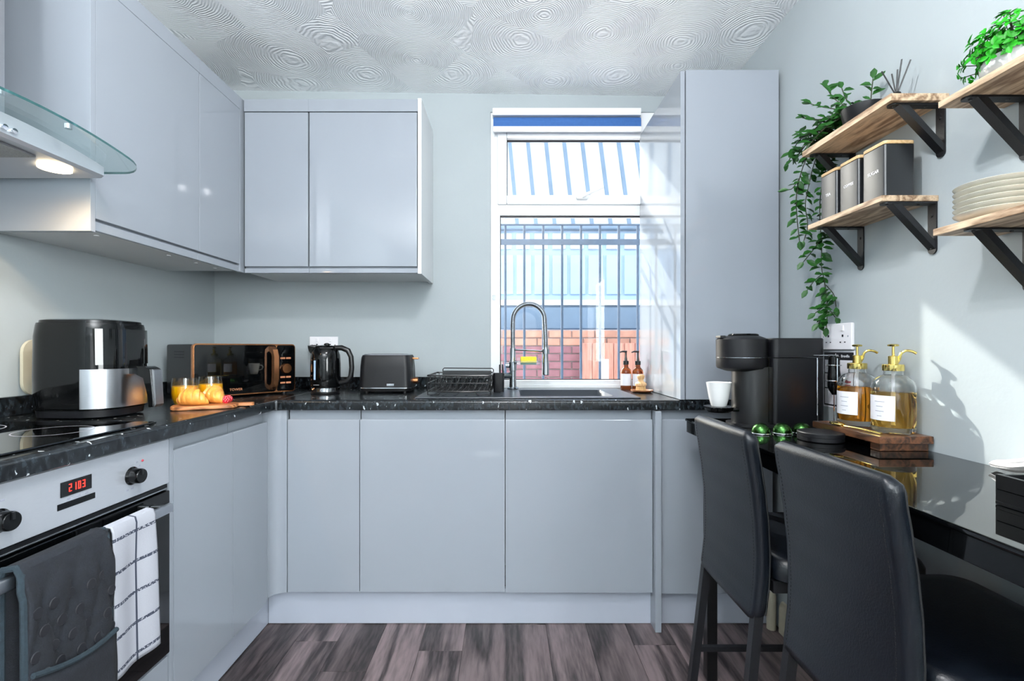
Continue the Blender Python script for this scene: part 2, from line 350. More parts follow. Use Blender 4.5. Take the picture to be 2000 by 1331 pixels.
struct(MB().box(WX1, WX1+.15, YR, -1.85, 0, 2.6).box(WX1, WX1+.15, -.35, YB+.12, 0, 2.6).box(WX1, WX1+.15, -1.85, -.35, 0, .92).box(WX1, WX1+.15, -1.85, -.35, 2.1, 2.6), 'wall_right', 'wall')
OX0, OX1, OZ0, OZ1 = -.087, 1.0, .955, 2.405
mb = MB(); T = .12
mb.box(WX0, OX0, YB, YB+T, 0, 2.6); mb.box(OX1, WX1, YB, YB+T, 0, 2.6); mb.box(OX0, OX1, YB, YB+T, 0, OZ0); mb.box(OX0, OX1, YB, YB+T, OZ1, 2.6)
struct(mb, 'wall_back', 'wall')
mb = MB(); mb.box(WX0, WX1, YR-.15, YR, 0, 2.6)
struct(mb, 'wall_rear', 'wall')
zl, zr = 2.524, 2.484
mb = MB(); x0, x1, y0, y1 = WX0-.15, WX1+.15, YR-.15, YB+.12
mb.faces([(x0, y0, zl), (x1, y0, zr), (x1, y1, zr), (x0, y1, zl), (x0, y0, 2.7), (x1, y0, 2.7), (x1, y1, 2.7), (x0, y1, 2.7)],
         [(0, 1, 2, 3), (4, 5, 6, 7), (0, 1, 5, 4), (1, 2, 6, 5), (2, 3, 7, 6), (3, 0, 4, 7)])
struct(mb, 'ceiling', 'ceiling', smooth=0)
struct(MB().prism([(1.101, 0), (1.119, 0), (1.119, .125), (1.111, .122), (1.103, .104)], 'Y', YR, 1.95), 'baseboard_right', 'cream')
dr = struct(MB().box(-.45, -.39, YR, YR+.03, 0, 2.06).box(.39, .45, YR, YR+.03, 0, 2.06).box(-.39, .39, YR, YR+.03, 2.0, 2.06), 'door_1', 'white')
bx(-.388, .388, YR, YR+.022, .004, 1.998, .002).obj('leaf', 'white', dr); MB().tube([(.33, YR+.022, 1.0), (.33, YR+.06, 1.0), (.22, YR+.062, 1.0)], .009, 10).obj('door_handle', 'chrome', dr)
w2 = struct(MB().box(WX1+.05, WX1+.11, -1.85, -1.79, .92, 2.1).box(WX1+.05, WX1+.11, -.41, -.35, .92, 2.1).box(WX1+.05, WX1+.11, -1.79, -.41, .92, .98).box(WX1+.05, WX1+.11, -1.79, -.41, 2.04, 2.1), 'added_window', 'white')  # made-up unseen window, added as the source of the side fill
bx(WX1+.078, WX1+.083, -1.79, -.41, .98, 2.04).obj('window_pane', 'glass', w2)
# ------------------------------------------------------------------ window
w = struct(MB().box(OX0, -.036, YB+.004, YB+.07, OZ0, OZ1, .004).box(.945, OX1, YB+.004, YB+.07, OZ0, OZ1, .004).box(-.04, .95, YB+.004, YB+.07, 2.325, OZ1, .004)
           .box(-.04, .95, YB+.004, YB+.07, 1.858, 1.925, .004).box(-.04, .95, YB+.004, YB+.07, OZ0, .982, .004), 'window_1', 'white')
MB().box(-.05, .0, YB-.012, YB+.05, 1.912, 2.338, .007).box(.905, .955, YB-.012, YB+.05, 1.912, 2.338, .007).box(-.001, .906, YB-.012, YB+.05, 2.262, 2.338, .007).box(-.001, .906, YB-.012, YB+.05, 1.912, 1.962, .007).obj('sash', 'white', w)
gk = MB()
for (a, b_, c_, d_) in ((.0, .905, 1.962, 2.262), (-.036, .945, .982, 1.858)):
    gk.box(a, a+.004, YB+.014, YB+.03, c_, d_).box(b_-.004, b_, YB+.014, YB+.03, c_, d_).box(a, b_, YB+.014, YB+.03, c_, c_+.004).box(a, b_, YB+.014, YB+.03, d_-.005, d_)
gk.obj('gasket', 'black_matte', w)
bx(-.04, .95, YB+.03, YB+.034, .98, 1.86).obj('window_pane', 'glass', w); bx(-.001, .91, YB+.03, YB+.034, 1.955, 2.268).obj('window_pane', 'glass', w)
h = MB().box(.365, .425, YB-.034, YB-.01, 1.935, 1.953, .006).tube([(.395, YB-.036, 1.947), (.42, YB-.05, 1.956), (.5, YB-.055, 1.988)], [.010, .009, .006], 8).obj('window_handle', 'white', w)
sl = struct(bx(OX0, OX1, YB-.002, YB+.02, .94, .957, .002), 'trim_1', 'white')
t = thing('roller_blind', 'rolled up blue roller blind above the window', 'blind', (.31, YB-.02, 2.33))
MB().box(-.075, .700, YB-.05, YB-.002, 2.366, 2.404, .004).obj('head_rail', 'white', t, True)
MB().tube([(-.07, YB-.026, 2.334), (.698, YB-.026, 2.334)], .028, 20).obj('fabric_roll', 'navy', t, True)
MB().box(-.07, .698, YB-.053, YB-.049, 2.302, 2.338).obj('fabric', 'navy', t, True)
MB().box(-.072, .700, YB-.058, YB-.044, 2.277, 2.305, .004).obj('bottom_bar', 'white', t, True)
MB().tube([(-.068, YB-.03, 2.33), (-.066, YB-.03, 1.42)], .0022, 6).obj('cord', 'white', t, True)
bx(-.076, -.06, YB-.034, YB-.002, 1.405, 1.43, .003).obj('cord_clip', 'clear', t, True)
# ------------------------------------------------------------------ outdoors
M['paving'] = mat('pale_concrete_paving', (226, 224, 220), .8, var=.12, scale=6, bump=.3, bscale=40)
M['brick'] = mat('old_red_brick', (140, 96, 106), .9, var=.35, scale=5, bump=.4, bscale=60)
M['brick2'] = mat('orange_red_brick', (186, 136, 120), .9, var=.3, scale=5, bump=.4, bscale=60)
M['mortar'] = mat('mortar', (170, 158, 160), .9, var=.1)
M['fence'] = mat('red_stained_boards', (190, 132, 118), .8, var=.25, scale=8, aniso=(6, 6, .6))
M['clad'] = mat('blue_grey_cladding', (164, 190, 222), .6, var=.06, scale=3)
M['clad2'] = mat('slate_blue_cladding', (112, 134, 160), .6, var=.12, scale=3)
M['roofw'] = mat('white_metal_roofing', (205, 212, 222), .5, var=.03, scale=3)
M['bars'] = mat('blue_grey_bar', (70, 90, 118), .5, var=.1)
struct(bx(-7, 6, YB+.12, 12, -.2, -.06), 'ground', 'paving', smooth=0)
t = thing('security_grille', 'blue grey steel security bars outside the window', 'grille', (.43, 2.80, .8))
for k in range(10): MB().cyl((-.009+.110*k, 2.80, .82), (-.009+.110*k, 2.80, 1.87), .0075, n=10).obj('bar', 'bars', t, True)
for z, hh in ((1.867, .010), (1.767, .034), (.86, .03)):
    bx(-.085, .998, 2.785, 2.7925, z-hh/2, z+hh/2, .002, 1).obj('rail', 'bars', t, True)
    for x in (-.085, .985): bx(x, x+.012, 2.6745, 2.7848, z-.005, z+.005, .001, 1).obj('wall_bracket', 'bars', t, True)
bw = thing('brick_yard_wall', 'weathered red brick yard wall outside behind the window bars', 'wall', (1.4, 4.6, 0), kind=None)
bx(-.15, 3.0, 4.62, 4.74, -.06, 1.33).obj('mortar_core', 'mortar', bw, True)
bm_ = None
for r_ in range(18):
    z0 = -.02+r_*.075
    x = -.15+(.11 if r_ % 2 else 0)
    while x < 1.62:
        mname = 'brick2' if (r_ >= 16 or (x > .78 and random.random() < .8)) else 'brick'
        key = mname
        if lens.get(key) is None:
            o = bx(0, .212, 4.6, 4.66, 0, .065, .004, 1).obj('brick', mname, bw); lens[key] = o.data; 
        else:
            o = bpy.data.objects.new('brick', lens[key]); COL.objects.link(o); o.parent = bw
        o.location = (x-1.4, random.uniform(-4.604, -4.597), z0); x += .222
gd = thing('garden_gate', 'red stained board gate with a white notice outside the window', 'gate', (.95, 4.5, 0)); gd['category'] = 'gate'
for k in range(6): bx(.70+.1*k, .795+.1*k, 4.49, 4.515, .02, 1.20, .003, 1).obj('board', 'fence', gd, True)
bx(.70, 1.30, 4.515, 4.54, .2, .3).obj('ledge', 'fence', gd, True); bx(.70, 1.30, 4.515, 4.54, .95, 1.05).obj('ledge', 'fence', gd, True)
bx(.86, .95, 4.482, 4.49, .86, 1.05, .002, 1).obj('notice', 'paper', gd, True)
sh = thing('neighbour_outbuilding', 'pale blue clad outbuilding with bright metal roof beyond the yard wall', 'building', (2.2, 5.2, 0))
bx(-.5, 5.0, 5.1, 7.0, -.06, 2.40).obj('wall', 'clad', sh, True)
for k in range(18): bx(-.47+.19*k, -.31+.19*k, 5.075, 5.1, 1.72, 2.14, .006, 1).obj('panel', 'clad', sh, True)
for k in range(18): bx(-.47+.19*k, -.33+.19*k, 5.06, 5.1, 2.2, 2.36, .004, 1).obj('vent_panel', 'roofw', sh, True)
bx(-.5, 3.2, 5.04, 5.1, 1.36, 1.58, .004).obj('fascia', 'clad2', sh, True); bx(-.5, 3.2, 5.03, 5.1, 1.60, 1.66, .01).obj('gutter', 'roofw', sh, True)
bx(-.5, 3.2, 5.02, 5.1, 2.40, 2.44, .01).obj('gutter', 'clad2', sh, True)
MB().faces([(-.5, 5.08, 2.44), (5, 5.08, 2.44), (5, 5.3, 3.75), (-.5, 5.3, 3.75), (-.5, 7, 2.44), (5, 7, 2.44)], [(0, 1, 2, 3), (3, 2, 5, 4), (0, 3, 4), (1, 5, 2)]).obj('roof', 'roofw', sh, True, smooth=0)
for k in range(20):
    x = -.48+.197*k; MB().tube([(x, 5.075, 2.44), (x-.11, 5.29, 3.74)], .018, 4, square=True).obj('roof_seam', 'clad2', sh, True)
# ================================================================== FITTED KITCHEN
# base cabinets
YD, XD = 1.975, -.960
def base_back(x0, x1, label, z0=.150, recess=True):
    t = thing('base_cabinet', label, 'cabinet', ((x0+x1)/2, 2.28, 0), group=None)
    mb = MB(); mb.box(x0+.002, x1-.002, 2.0, 2.55, .15, .20).box(x0+.002, x0+.018, 2.04, 2.55, .2, .895).box(x1-.018, x1-.002, 2.04, 2.55, .2, .895)
    mb.box(x0+.018, x1-.018, 2.53, 2.55, .2, .895).box(x0+.018, x1-.018, 1.998, 2.016, .80, .895)
    mb.obj('carcass', 'carcass', t, True)
    # slab door with a scooped finger-pull top edge
    p = [(YD+.018, z0), (YD, z0), (YD, .852), (YD+.0015, .857), (YD+.005, .8585), (YD+.009, .857), (YD+.012, .845), (YD+.018, .84)]
    MB().prism(p, 'X', x0+.0015, x1-.0015).obj('door', 'cab', t, True)
    if recess: bx(x0+.002, x1-.002, YD+.019, YD+.023, .83, .895).obj('handle_rail', 'cab', t, True)
    return t
base_back(-.901, -.604, 'narrow grey gloss base cabinet next to the inner corner post')
base_back(-.604, -.007, 'wide grey gloss base cabinet under the black dish rack')
base_back(-.007, .599, 'wide grey gloss base cabinet under the sink bowl', .147)
base_back(.626, 1.092, 'grey gloss base cabinet behind the stools under the tall unit', .143)
t = thing('end_panel', 'narrow grey end panel running to the floor between two base cabinets', 'panel', (.6125, 1.98, 0))
bx(.600, .625, 1.945, 2.54, 0, .896, .002).obj('panel', 'cab', t, True)
def base_left(y0, y1, label):
    t = thing('base_cabinet', label, 'cabinet', (-1.26, (y0+y1)/2, 0))
    mb = MB(); mb.box(-1.55, -.985, y0+.002, y1-.002, .15, .2).box(-1.55, -.982, y0+.002, y0+.018, .2, .895).box(-1.55, -.982, y1-.018, y1-.002, .2, .895).box(-1.55, -1.53, y0+.018, y1-.018, .2, .895).box(-1.0, -.982, y0+.018, y1-.018, .8, .895)
    mb.obj('carcass', 'carcass', t, True)
    p = [(XD-.018, .135), (XD, .135), (XD, .850), (XD-.0015, .855), (XD-.005, .8565), (XD-.009, .855), (XD-.012, .845), (XD-.018, .84)]
    MB().prism(p, 'Y', y0+.0015, y1-.0015).obj('door', 'cab', t, True)
    bx(XD-.023, XD-.019, y0+.002, y1-.002, .83, .895).obj('handle_rail', 'cab', t, True); return t
base_left(1.387, 1.687, 'slim grey gloss base cabinet beside the oven')
base_left(1.687, 1.93, 'grey gloss base cabinet between slim cabinet and inner corner post')
t = thing('corner_post', 'grey curved corner post where the two cabinet runs meet', 'post', (-.93, 1.96, .15))
arc = [(-.906-.052+.05*math.cos(R(a))*1.0-.002, 1.93+.05*(1-math.sin(R(a)))-.004) for a in range(180, 89, -15)]
poly = [(XD, 1.932)]+[(-.915-.045*math.cos(R(a)), 1.932+.043*math.sin(R(a))) for a in range(0, 91, 15)]+[(-.903, 1.975), (-.903, 1.995), (-.985, 1.995), (-.985, 1.932)]
MB().prism(poly, 'Z', .146, .896).obj('post', 'cab', t, True)
t = thing('filler_post', 'thin grey filler strip between oven and slim base cabinet', 'post', (-.97, 1.376, 0)); bx(-1.2, XD-.001, 1.3705, 1.386, .135, .895, .001).obj('strip', 'cab', t, True)
for nm, lb, a in (('plinth', 'grey plinth along the floor below the oven side cabinets', (-1.012, -.996, .77, 2.03, .002, .134)), ('plinth', 'long grey plinth board on the floor below the window cabinets', (-.994, .600, 2.008, 2.024, .002, .149)), ('plinth', 'short grey plinth board on the floor behind the stools', (.626, 1.10, 2.008, 2.024, .002, .142))):
    t = thing(nm, lb, 'plinth', ((a[0]+a[1])/2, (a[2]+a[3])/2, 0)); bx(*a, .001, 1).obj('board', 'plinth', t, True)
# ------------------------------------------------------------------ worktop
t = thing('worktop', 'black speckled laminate worktop running round the corner', 'worktop', (-.9, 2.2, .9))
ZB, ZT, FX, FY = .897, .940, -.936, 1.954
def nose(f, sgn):     # rounded front edge profile (depth, z)
    r_ = .014; pts = []
    for a in range(-90, 91, 15): pts.append((f+sgn*(r_-r_*math.cos(R(a))), (ZT-r_+r_*math.sin(R(a))) if a > 0 else (ZB+.008+.008*math.sin(R(a)) if a < 0 else (ZB+ZT)/2)))
    return pts
mb = MB(); mb.prism([(WX0+.001, ZB)]+nose(FX, -1)+[(WX0+.001, ZT)], 'Y', .765, YB-.001); mb.obj('side_run', 'worktop', t, True)
HX0, HX1, HY0, HY1 = .055, .462, 2.055, 2.375
mb = MB(); mb.prism([(HY0, ZB)]+[p for p in nose(FY, 1)]+[(HY0, ZT)], 'X', FX, WX1-.012)
mb.box(FX, HX0, HY0, YB-.001, ZB, ZT).box(HX1, WX1-.012, HY0, YB-.001, ZB, ZT).box(HX0, HX1, HY1, YB-.001, ZB, ZT); mb.obj('window_run', 'worktop', t, True)
bx(WX0+.001, WX0+.017, .765, YB-.001, ZT, 1.0, .003).obj('upstand', 'worktop', t, True)
bx(WX0+.017, OX0-.002, YB-.017, YB-.001, ZT, 1.0, .003).obj('upstand', 'worktop', t, True)
bx(FX-.001, FX+.0035, FY-.002, FY+.002, ZB, ZT-.004).obj('joint_strip', 'steel', t, True)
# ------------------------------------------------------------------ sink
t = thing('sink', 'dark grey inset sink with drainer set into the worktop', 'sink', (.1, 2.2, ZT))
mb = MB(); z = ZT+.006; x0, x1, y0, y1 = -.385, .56, 2.006, 2.46
mb.box(x0, HX0+.002, y0, y1, ZT, z, .003).box(HX1-.002, x1, y0, y1, ZT, z, .003).box(HX0, HX1, y0, HY0+.002, ZT, z, .003).box(HX0, HX1, HY1-.002, y1, ZT, z, .003); mb.obj('rim', 'sink', t, True)
mb = MB(); o_ = rrect(HX1-HX0-.004, HY1-HY0-.004, .03, 5, (HX0+HX1)/2, (HY0+HY1)/2); i_ = rrect(HX1-HX0-.05, HY1-HY0-.05, .03, 5, (HX0+HX1)/2, (HY0+HY1)/2)
mb.rings([[(p[0], p[1], z) for p in o_], [(p[0], p[1], .80) for p in o_], [(p[0], p[1], .775) for p in i_]], cap0=False); mb.obj('bowl', 'sink', t, True, solid=.003)
mb = MB()
for k in range(7): mb.box(-.33+.05*k, -.318+.05*k, 2.06, 2.38, z, z+.003, .0012, 1)
mb.obj('drainer_ridge', 'sink', t, True, kind='stuff')
MB().lathe([(0, .776), (.042, .776), (.045, .779), (.03, .781), (0, .779)], 24, ((HX0+HX1)/2, (HY0+HY1)/2, 0)).obj('plug_hole', 'chrome', t, True)
# ------------------------------------------------------------------ tall unit
t = thing('tall_unit', 'tall grey gloss cupboard standing on the worktop beside the window', 'cabinet', (.91, 2.25, ZT))
bx(.705, .722, FY, YB-.001, ZT+.002, 2.277).obj('side_panel', 'cab', t, True)
bx(.7265, 1.104, FY-.001, FY+.018, ZT+.002, 2.282, .0015).obj('door', 'cab', t, True)
MB().box(.724, 1.104, FY+.02, YB-.001, ZT+.002, ZT+.02).box(.724, 1.104, FY+.02, YB-.001, 2.26, 2.277).box(.7225, .74, FY+.08, YB-.001, ZT+.02, 2.26).box(1.088, 1.104, FY+.02, YB-.001, ZT+.02, 2.26).box(.74, 1.088, YB-.02, YB-.001, ZT+.02, 2.26).obj('carcass', 'carcass', t, True)
# ------------------------------------------------------------------ wall cabinets
XC, YC, WB, WT = -1.215, 2.212, 1.497, 2.297
def wall_left(y0, y1, label, near=False):
    t = thing('wall_cabinet', label, 'cabinet', (-1.38, (y0+y1)/2, WB))
    ys = y0+.018 if near else y0
    MB().box(-1.551, XC-.023, ys, y1, WB+.006, WB+.022).box(-1.551, XC-.05, ys, y1, WT-.02, WT-.002).box(-1.551, -1.535, ys, y1, WB+.022, WT-.02).box(-1.535, XC-.05, y1-.016, y1, WB+.022, WT-.02).box(-1.535, XC-.05, ys, ys+.016, WB+.022, WT-.02).obj('carcass', 'carcass', t, True)
    bx(XC-.018, XC, ys+.0015, y1-.0015, 1.534, 2.240, .0025).obj('door', 'cab', t, True)
    bx(XC-.022, XC-.0185, ys+.001, y1-.001, WB+.004, 1.56).obj('handle_rail', 'cab', t, True)
    bx(XC-.018, XC-.006, ys+.0005, y1-.0005, WB+.003, 1.527, .002).obj('light_pelmet', 'cab', t, True)
    bx(XC-.0178, XC-.0002, ys, y1, 2.2405, WT, .001).obj('cornice', 'cab', t, True)
    if near: bx(-1.551, XC+.001, y0, y0+.0175, WB-.004, WT, .001).obj('side_panel', 'cab', t, True)
    for k in range(2): MB().cyl((-1.28, ys+.08+(y1-ys-.16)*k, WB+.0065), (-1.28, ys+.08+(y1-ys-.16)*k, WB+.003), .007, n=12).obj('screw_cap', 'white', t, True)
wall_left(1.403, 1.902, 'wide grey gloss wall cabinet beside the extractor hood', True)
wall_left(1.902, 2.190, 'narrow grey gloss wall cabinet between wide cabinet and corner')
t = thing('corner_post', 'thin grey corner strip between the two wall cabinet runs', 'post', (-1.21, 2.2, WB)); MB().box(XC-.02, XC, 2.1905, 2.232, WB+.003, WT, .002).obj('post', 'cab', t, True)
def wall_back(x0, x1, label, last=False):
    t = thing('wall_cabinet', label, 'cabinet', ((x0+x1)/2, 2.38, WB)); xe = x1-.018 if last else x1
    MB().box(x0, xe, YC+.06, YB-.001, WB+.006, WB+.022).box(x0, xe, YC+.06, YB-.001, WT-.02, WT-.002).box(x0, xe, YB-.017, YB-.001, WB+.022, WT-.02).box(x0, x0+.016, YC+.06, YB-.017, WB+.022, WT-.02).box(xe-.016, xe, YC+.06, YB-.017, WB+.022, WT-.02).obj('carcass', 'carcass', t, True)
    bx(x0+.003, xe-.003, YC, YC+.018, 1.527, 2.2365, .0025).obj('door', 'cab', t, True)
    bx(x0+.001, xe-.001, YC+.0185, YC+.022, WB+.002, 1.56).obj('handle_rail', 'cab', t, True)
    bx(x0+.0005, xe-.0005, YC+.006, YC+.018, WB+.001, 1.519, .002).obj('light_pelmet', 'cab', t, True)
    bx(x0, xe, YC+.0002, YC+.018, 2.2405, WT, .001).obj('cornice', 'cab', t, True)
    if last: bx(xe+.0005, x1, YC-.001, YB-.001, WB-.004, WT+.004, .001).obj('side_panel', 'carcass', t, True)
wall_back(-1.209, -.9115, 'narrow grey gloss wall cabinet next to the corner above the microwave')
wall_back(-.9115, -.392, 'wide grey gloss wall cabinet with white side, above the toaster', True)
# ------------------------------------------------------------------ extractor hood
t = thing('extractor_hood', 'steel extractor hood with curved glass visor over the hob', 'extractor hood', (-1.28, 1.10, 1.6)); HC = 1.10
bx(-1.551, -1.27, HC-.13, HC+.118, 1.66, 2.49, .002).obj('chimney', 'steel', t, True)
def arch(y, z0=1.598, k=.045): return z0+k*(1-((y-HC)/.29)**2)
rg = []
for i in range(17):
    y = HC-.245+.49*i/16; zt = arch(y, 1.648, .030); zb = 1.626
    rg.append([(-1.551, y, zb), (-1.134, y, zb), (-1.126, y, zb+.007), (-1.126, y, zt), (-1.551, y, zt)])
MB().rings(rg).obj('body', 'steel_h', t, True)
# glass visor: curved sheet, rounded front corners
def glx(y):
    d = abs(y-HC); r_ = .07; h_ = .292-r_
    return -1.035 if d < h_ else -1.035-r_+math.sqrt(max(0, r_*r_-(d-h_)**2))
ys = [HC+.292*math.sin(R(a)) for a in range(-90, 91, 6)]
top = []; bot = []
mb = MB(); rings_ = []
for y in ys:
    z = arch(y, 1.655, .030); rings_.append([(-1.54, y, z), (glx(y), y, z), (glx(y), y, z+.006), (-1.54, y, z+.006)])
mb.rings(rings_)
mb.bm.faces.ensure_lookup_table(); bmesh.ops.recalc_face_normals(mb.bm, faces=mb.bm.faces)
for f in mb.bm.faces:
    if abs(f.normal.z) < .5: f.material_index = 1
mb.obj('glass_visor', ['hoodglass', 'hoodedge'], t, True)
for k in range(4): MB().cyl((-1.1275, 1.0957-.021*k, 1.645), (-1.119, 1.0957-.021*k, 1.645), .0065, n=12).obj('button', 'chrome', t, True)
for y in (1.02, 1.18): MB().cyl((-1.075, y, arch(y, 1.661, .030)), (-1.075, y, arch(y, 1.672, .030)), .008, n=12).obj('glass_bolt', 'chrome', t, True)
bx(-1.47, -1.16, HC-.15, HC+.085, 1.6205, 1.6255).obj('filter', 'filter', t, True)
MB().cyl((-1.185, 1.262, 1.6258), (-1.185, 1.262, 1.620), .035, n=24).obj('lamp_disc', 'lamp', t, True)
light('hood_lamp_light', 'SPOT', (-1.185, 1.262, 1.612), 9, (1, .68, .36), shadow_soft_size=.02, spot_size=R(180), spot_blend=1.0)
# ------------------------------------------------------------------ oven and hob
t = thing('oven', 'built in steel oven with red clock display', 'oven', (-1.2, 1.07, .28))
OY0, OY1 = .772, 1.363
bx(-1.5, XD-.012, OY0, OY1, .285, .893).obj('body', 'black', t, True)
bx(XD-.012, XD+.004, OY0, OY1, .769, .894, .003).obj('control_panel', 'steel_h', t, True)
bx(XD-.012, XD-.002, OY0, OY1, .752, .766).obj('vent_strip', 'black_matte', t, True)
bx(XD-.012, XD+.001, OY0+.004, OY1-.004, .7535, .757, .001).obj('vent_trim', 'steel', t, True)
bx(XD-.012, XD+.006, OY0, OY1, .29, .749, .003).obj('door_glass', 'blackglass', t, True)
hd = MB().box(-.921, -.906, OY0+.03, 1.310, .706, .731, .004).obj('handle', 'steel', t, True)
for y in (OY0+.04, 1.285): bx(XD+.0065, -.912, y, y+.016, .709, .728, .003).obj('handle_mount', 'steel', hd, True)
for y in (1.227, .905):
    k = MB().tube([(XD+.003, y, .825), (XD+.006, y, .825), (XD+.010, y, .825), (XD+.028, y, .825), (XD+.031, y, .825)], [.023, .023, .019, .0185, .017], 28).obj('knob', 'black_gloss', t, True)
    bx(XD+.029, XD+.0335, y-.003, y+.003, .828, .842).obj('knob_grip', 'black', k, True)
bx(XD+.0035, XD+.0055, 1.030, 1.107, .829, .8615, .0005).obj('display', 'blackglass', t, True)
bx(XD+.0035, XD+.005, 1.023, 1.117, .803, .8165, .0005).obj('button_strip', 'black_gloss', t, True)
SEG = {'2': 'abged', '1': 'bc', '0': 'abcdef', '3': 'abgcd'}
mb = MB()
for i, ch in enumerate('2103'):
    y0 = 1.049+.0112*i; z0 = .8375; w_, h_ = .0064, .0165; tk = .0016; xx = (XD+.0056, XD+.0062)
    for q in SEG[ch]:
        a = {'a': (0, w_, h_-tk, h_), 'd': (0, w_, 0, tk), 'g': (0, w_, h_/2-tk/2, h_/2+tk/2), 'b': (w_-tk, w_, h_/2, h_), 'c': (w_-tk, w_, 0, h_/2), 'e': (0, tk, 0, h_/2), 'f': (0, tk, h_/2, h_)}[q]
        mb.box(xx[0], xx[1], y0+a[0], y0+a[1], z0+a[2], z0+a[3])
mb.obj('clock_digits', 'red_led', t, True, kind='stuff')
MB().sphere((XD+.0045, 1.262, .856), .0032, 10, 6).obj('indicator_light', 'red_ink', t, True)
mb = MB()
for y, z in ((1.243, .856), (1.235, .843), (1.252, .845), (1.212, .792), (1.228, .793), (1.05, .822), (1.075, .822), (1.095, .822), (.90, .862), (.912, .862)): mb.box(XD+.0039, XD+.0045, y-.004, y+.004, z-.002, z+.002)
mb.obj('panel_symbol', 'ink', t, True, kind='stuff')
t = thing('oven_cabinet', 'white fronted oven housing with a drawer below the oven', 'cabinet', (-1.26, 1.07, .0))
bx(-1.55, -.985, OY0-.004, OY1+.004, .135, .15).obj('base_board', 'carcass', t, True)
bx(-1.55, -.985, OY1+.0005, OY1+.0025, .15, .895).obj('side_board', 'carcass', t, True)
bx(XD-.018, XD, OY0, OY1, .137, .279, .002).obj('drawer_front', 'cab', t, True)
t = thing('hob', 'black glass hob set into the worktop before the air fryer', 'hob', (-1.22, 1.05, ZT))
bx(-1.49, -.978, .775, 1.345, ZT+.001, ZT+.006, .002).obj('glass_top', 'blackglass', t, True)
for x, y, r_ in ((-1.12, .93, .09), (-1.12, 1.19, .075), (-1.37, .93, .075), (-1.37, 1.19, .09)): MB().lathe([(r_, ZT+.0062), (r_+.0015, ZT+.0064), (r_+.003, ZT+.0062)], 40, (x, y, 0)).obj('heat_zone_ring', 'ink', t, True)
# ------------------------------------------------------------------ cloths on the oven handle
def drape(y0, y1, x_front, x_back, ztop, zf, zb, ripple, thick, seed):
    Lf = ztop-zf; Lb = ztop-zb; arc_ = .03; tot = Lf+arc_+Lb
    def fn(u, v):
        s_ = v*tot; y = y0+(y1-y0)*u
        wv = ripple*math.sin(u*7.5+seed)*min(1, abs(s_-Lb-arc_/2)/.12)
        if s_ < Lb: return (x_back-.002*math.sin(u*5+seed), y, zb+s_)
        if s_ < Lb+arc_:
            a = (s_-Lb)/arc_*math.pi; return ((x_front+x_back)/2-(x_front-x_back)/2*math.cos(a), y, ztop+.012*math.sin(a))
        d = s_-Lb-arc_; yy = y+(.012*(d/Lf)*(u-.3) if Lf else 0)
        return (x_front+wv+.004*(d/Lf), yy, ztop-d)
    return fn
t = thing('tea_towel', 'white tea towel with dark check lines hanging on the oven handle', 'towel', (-.91, 1.16, .73))
MB().grid(drape(1.096, 1.228, -.899, -.927, .732, .392, .43, .005, .003, 1.0), 28, 60, uv=True).obj('cloth', 'towel', t, True, solid=.0035, recalc=False)
t = thing('oven_glove', 'dark quilted double oven glove hanging on the oven handle', 'oven glove', (-.91, .98, .73))
f0 = drape(.888, 1.078, -.897, -.932, .734, .25, .5, .003, .01, 2.0)
def quilt(u, v):
    p = Vector(f0(u, v)); q = .0075*(abs(math.sin((u*3.0+v*3.4)*math.pi))**.5+abs(math.sin((u*3.0-v*3.4)*math.pi))**.5)
    p.x += q*max(0, min(1, (v-.355)/.07))
    return p
MB().grid(quilt, 36, 100).obj('quilted_strip', 'glove', t, True, solid=.008, recalc=False)
def pocket(u, v):
    ztop_ = .545-.024*u-.012*math.sin(u*math.pi); z = .25+(ztop_-.25)*v; return Vector((-.877+.006*math.sin(u*math.pi), .888+.19*u, z))
MB().grid(pocket, 16, 10).obj('mitt_pocket', 'glove', t, True, solid=.006)
MB().tube([pocket(u/16, 1)+Vector((.003, 0, 0)) for u in range(17)], .0055, 8).obj('pocket_binding', 'piping', t, True)
for u in (0, 1): MB().tube([Vector(f0(u, v/50))+Vector((.004 if v > 20 else 0, 0, 0)) for v in range(51)], .0065, 8).obj('edge_binding', 'piping', t, True)
mb = MB()
for i in range(5):
    for j in range(9):
        u = (i+.5+(.25 if j % 2 else -.2))/5; v = .46+.055*j
        if v < .70: p = Vector(quilt(u, v)); mb.tube([p+Vector((.0045, 0, 0)), p+Vector((.0056, 0, 0))], [.0115, .010], 12)
mb.obj('printed_dot', 'black_ink', t, True, kind='stuff')
# ------------------------------------------------------------------ air fryer
t = thing('air_fryer', 'black gloss air fryer with steel drawer front on the worktop', 'air fryer', (-1.30, 1.51, ZT+.0062))
def fr_ring(z, s_=1.0, dx=0): return [(p[0]+dx, p[1], z) for p in rrect(.26*s_, .225*s_, .085*s_, 8)]
MB().rings([fr_ring(.0, .93), fr_ring(.02, .95)]).obj('base', 'black_matte', t)
MB().rings([fr_ring(.0205, .965), fr_ring(.03, .985), fr_ring(.12, 1.0), fr_ring(.24, .985), fr_ring(.272, .955), fr_ring(.280, .94)]).obj('housing', 'black_gloss', t)
MB().rings([fr_ring(.2805, .90), fr_ring(.288, .89), fr_ring(.291, .80)]).obj('top_lid', 'black_gloss', t)
fp = [p for p in rrect(.263, .228, .086, 8)]
fpts = sorted([p for p in fp if p[0] > .05], key=lambda p: p[1])
MB().rings([[(p[0], p[1], .026) for p in fpts]+[(p[0]-.004, p[1], .026) for p in fpts[::-1]], [(p[0], p[1], .142) for p in fpts]+[(p[0]-.004, p[1], .142) for p in fpts[::-1]]]).obj('drawer_front', 'steel', t)
fq = sorted([(p[0]*1.002, p[1]*1.002) for p in fp if p[0] > .085], key=lambda p: p[1])
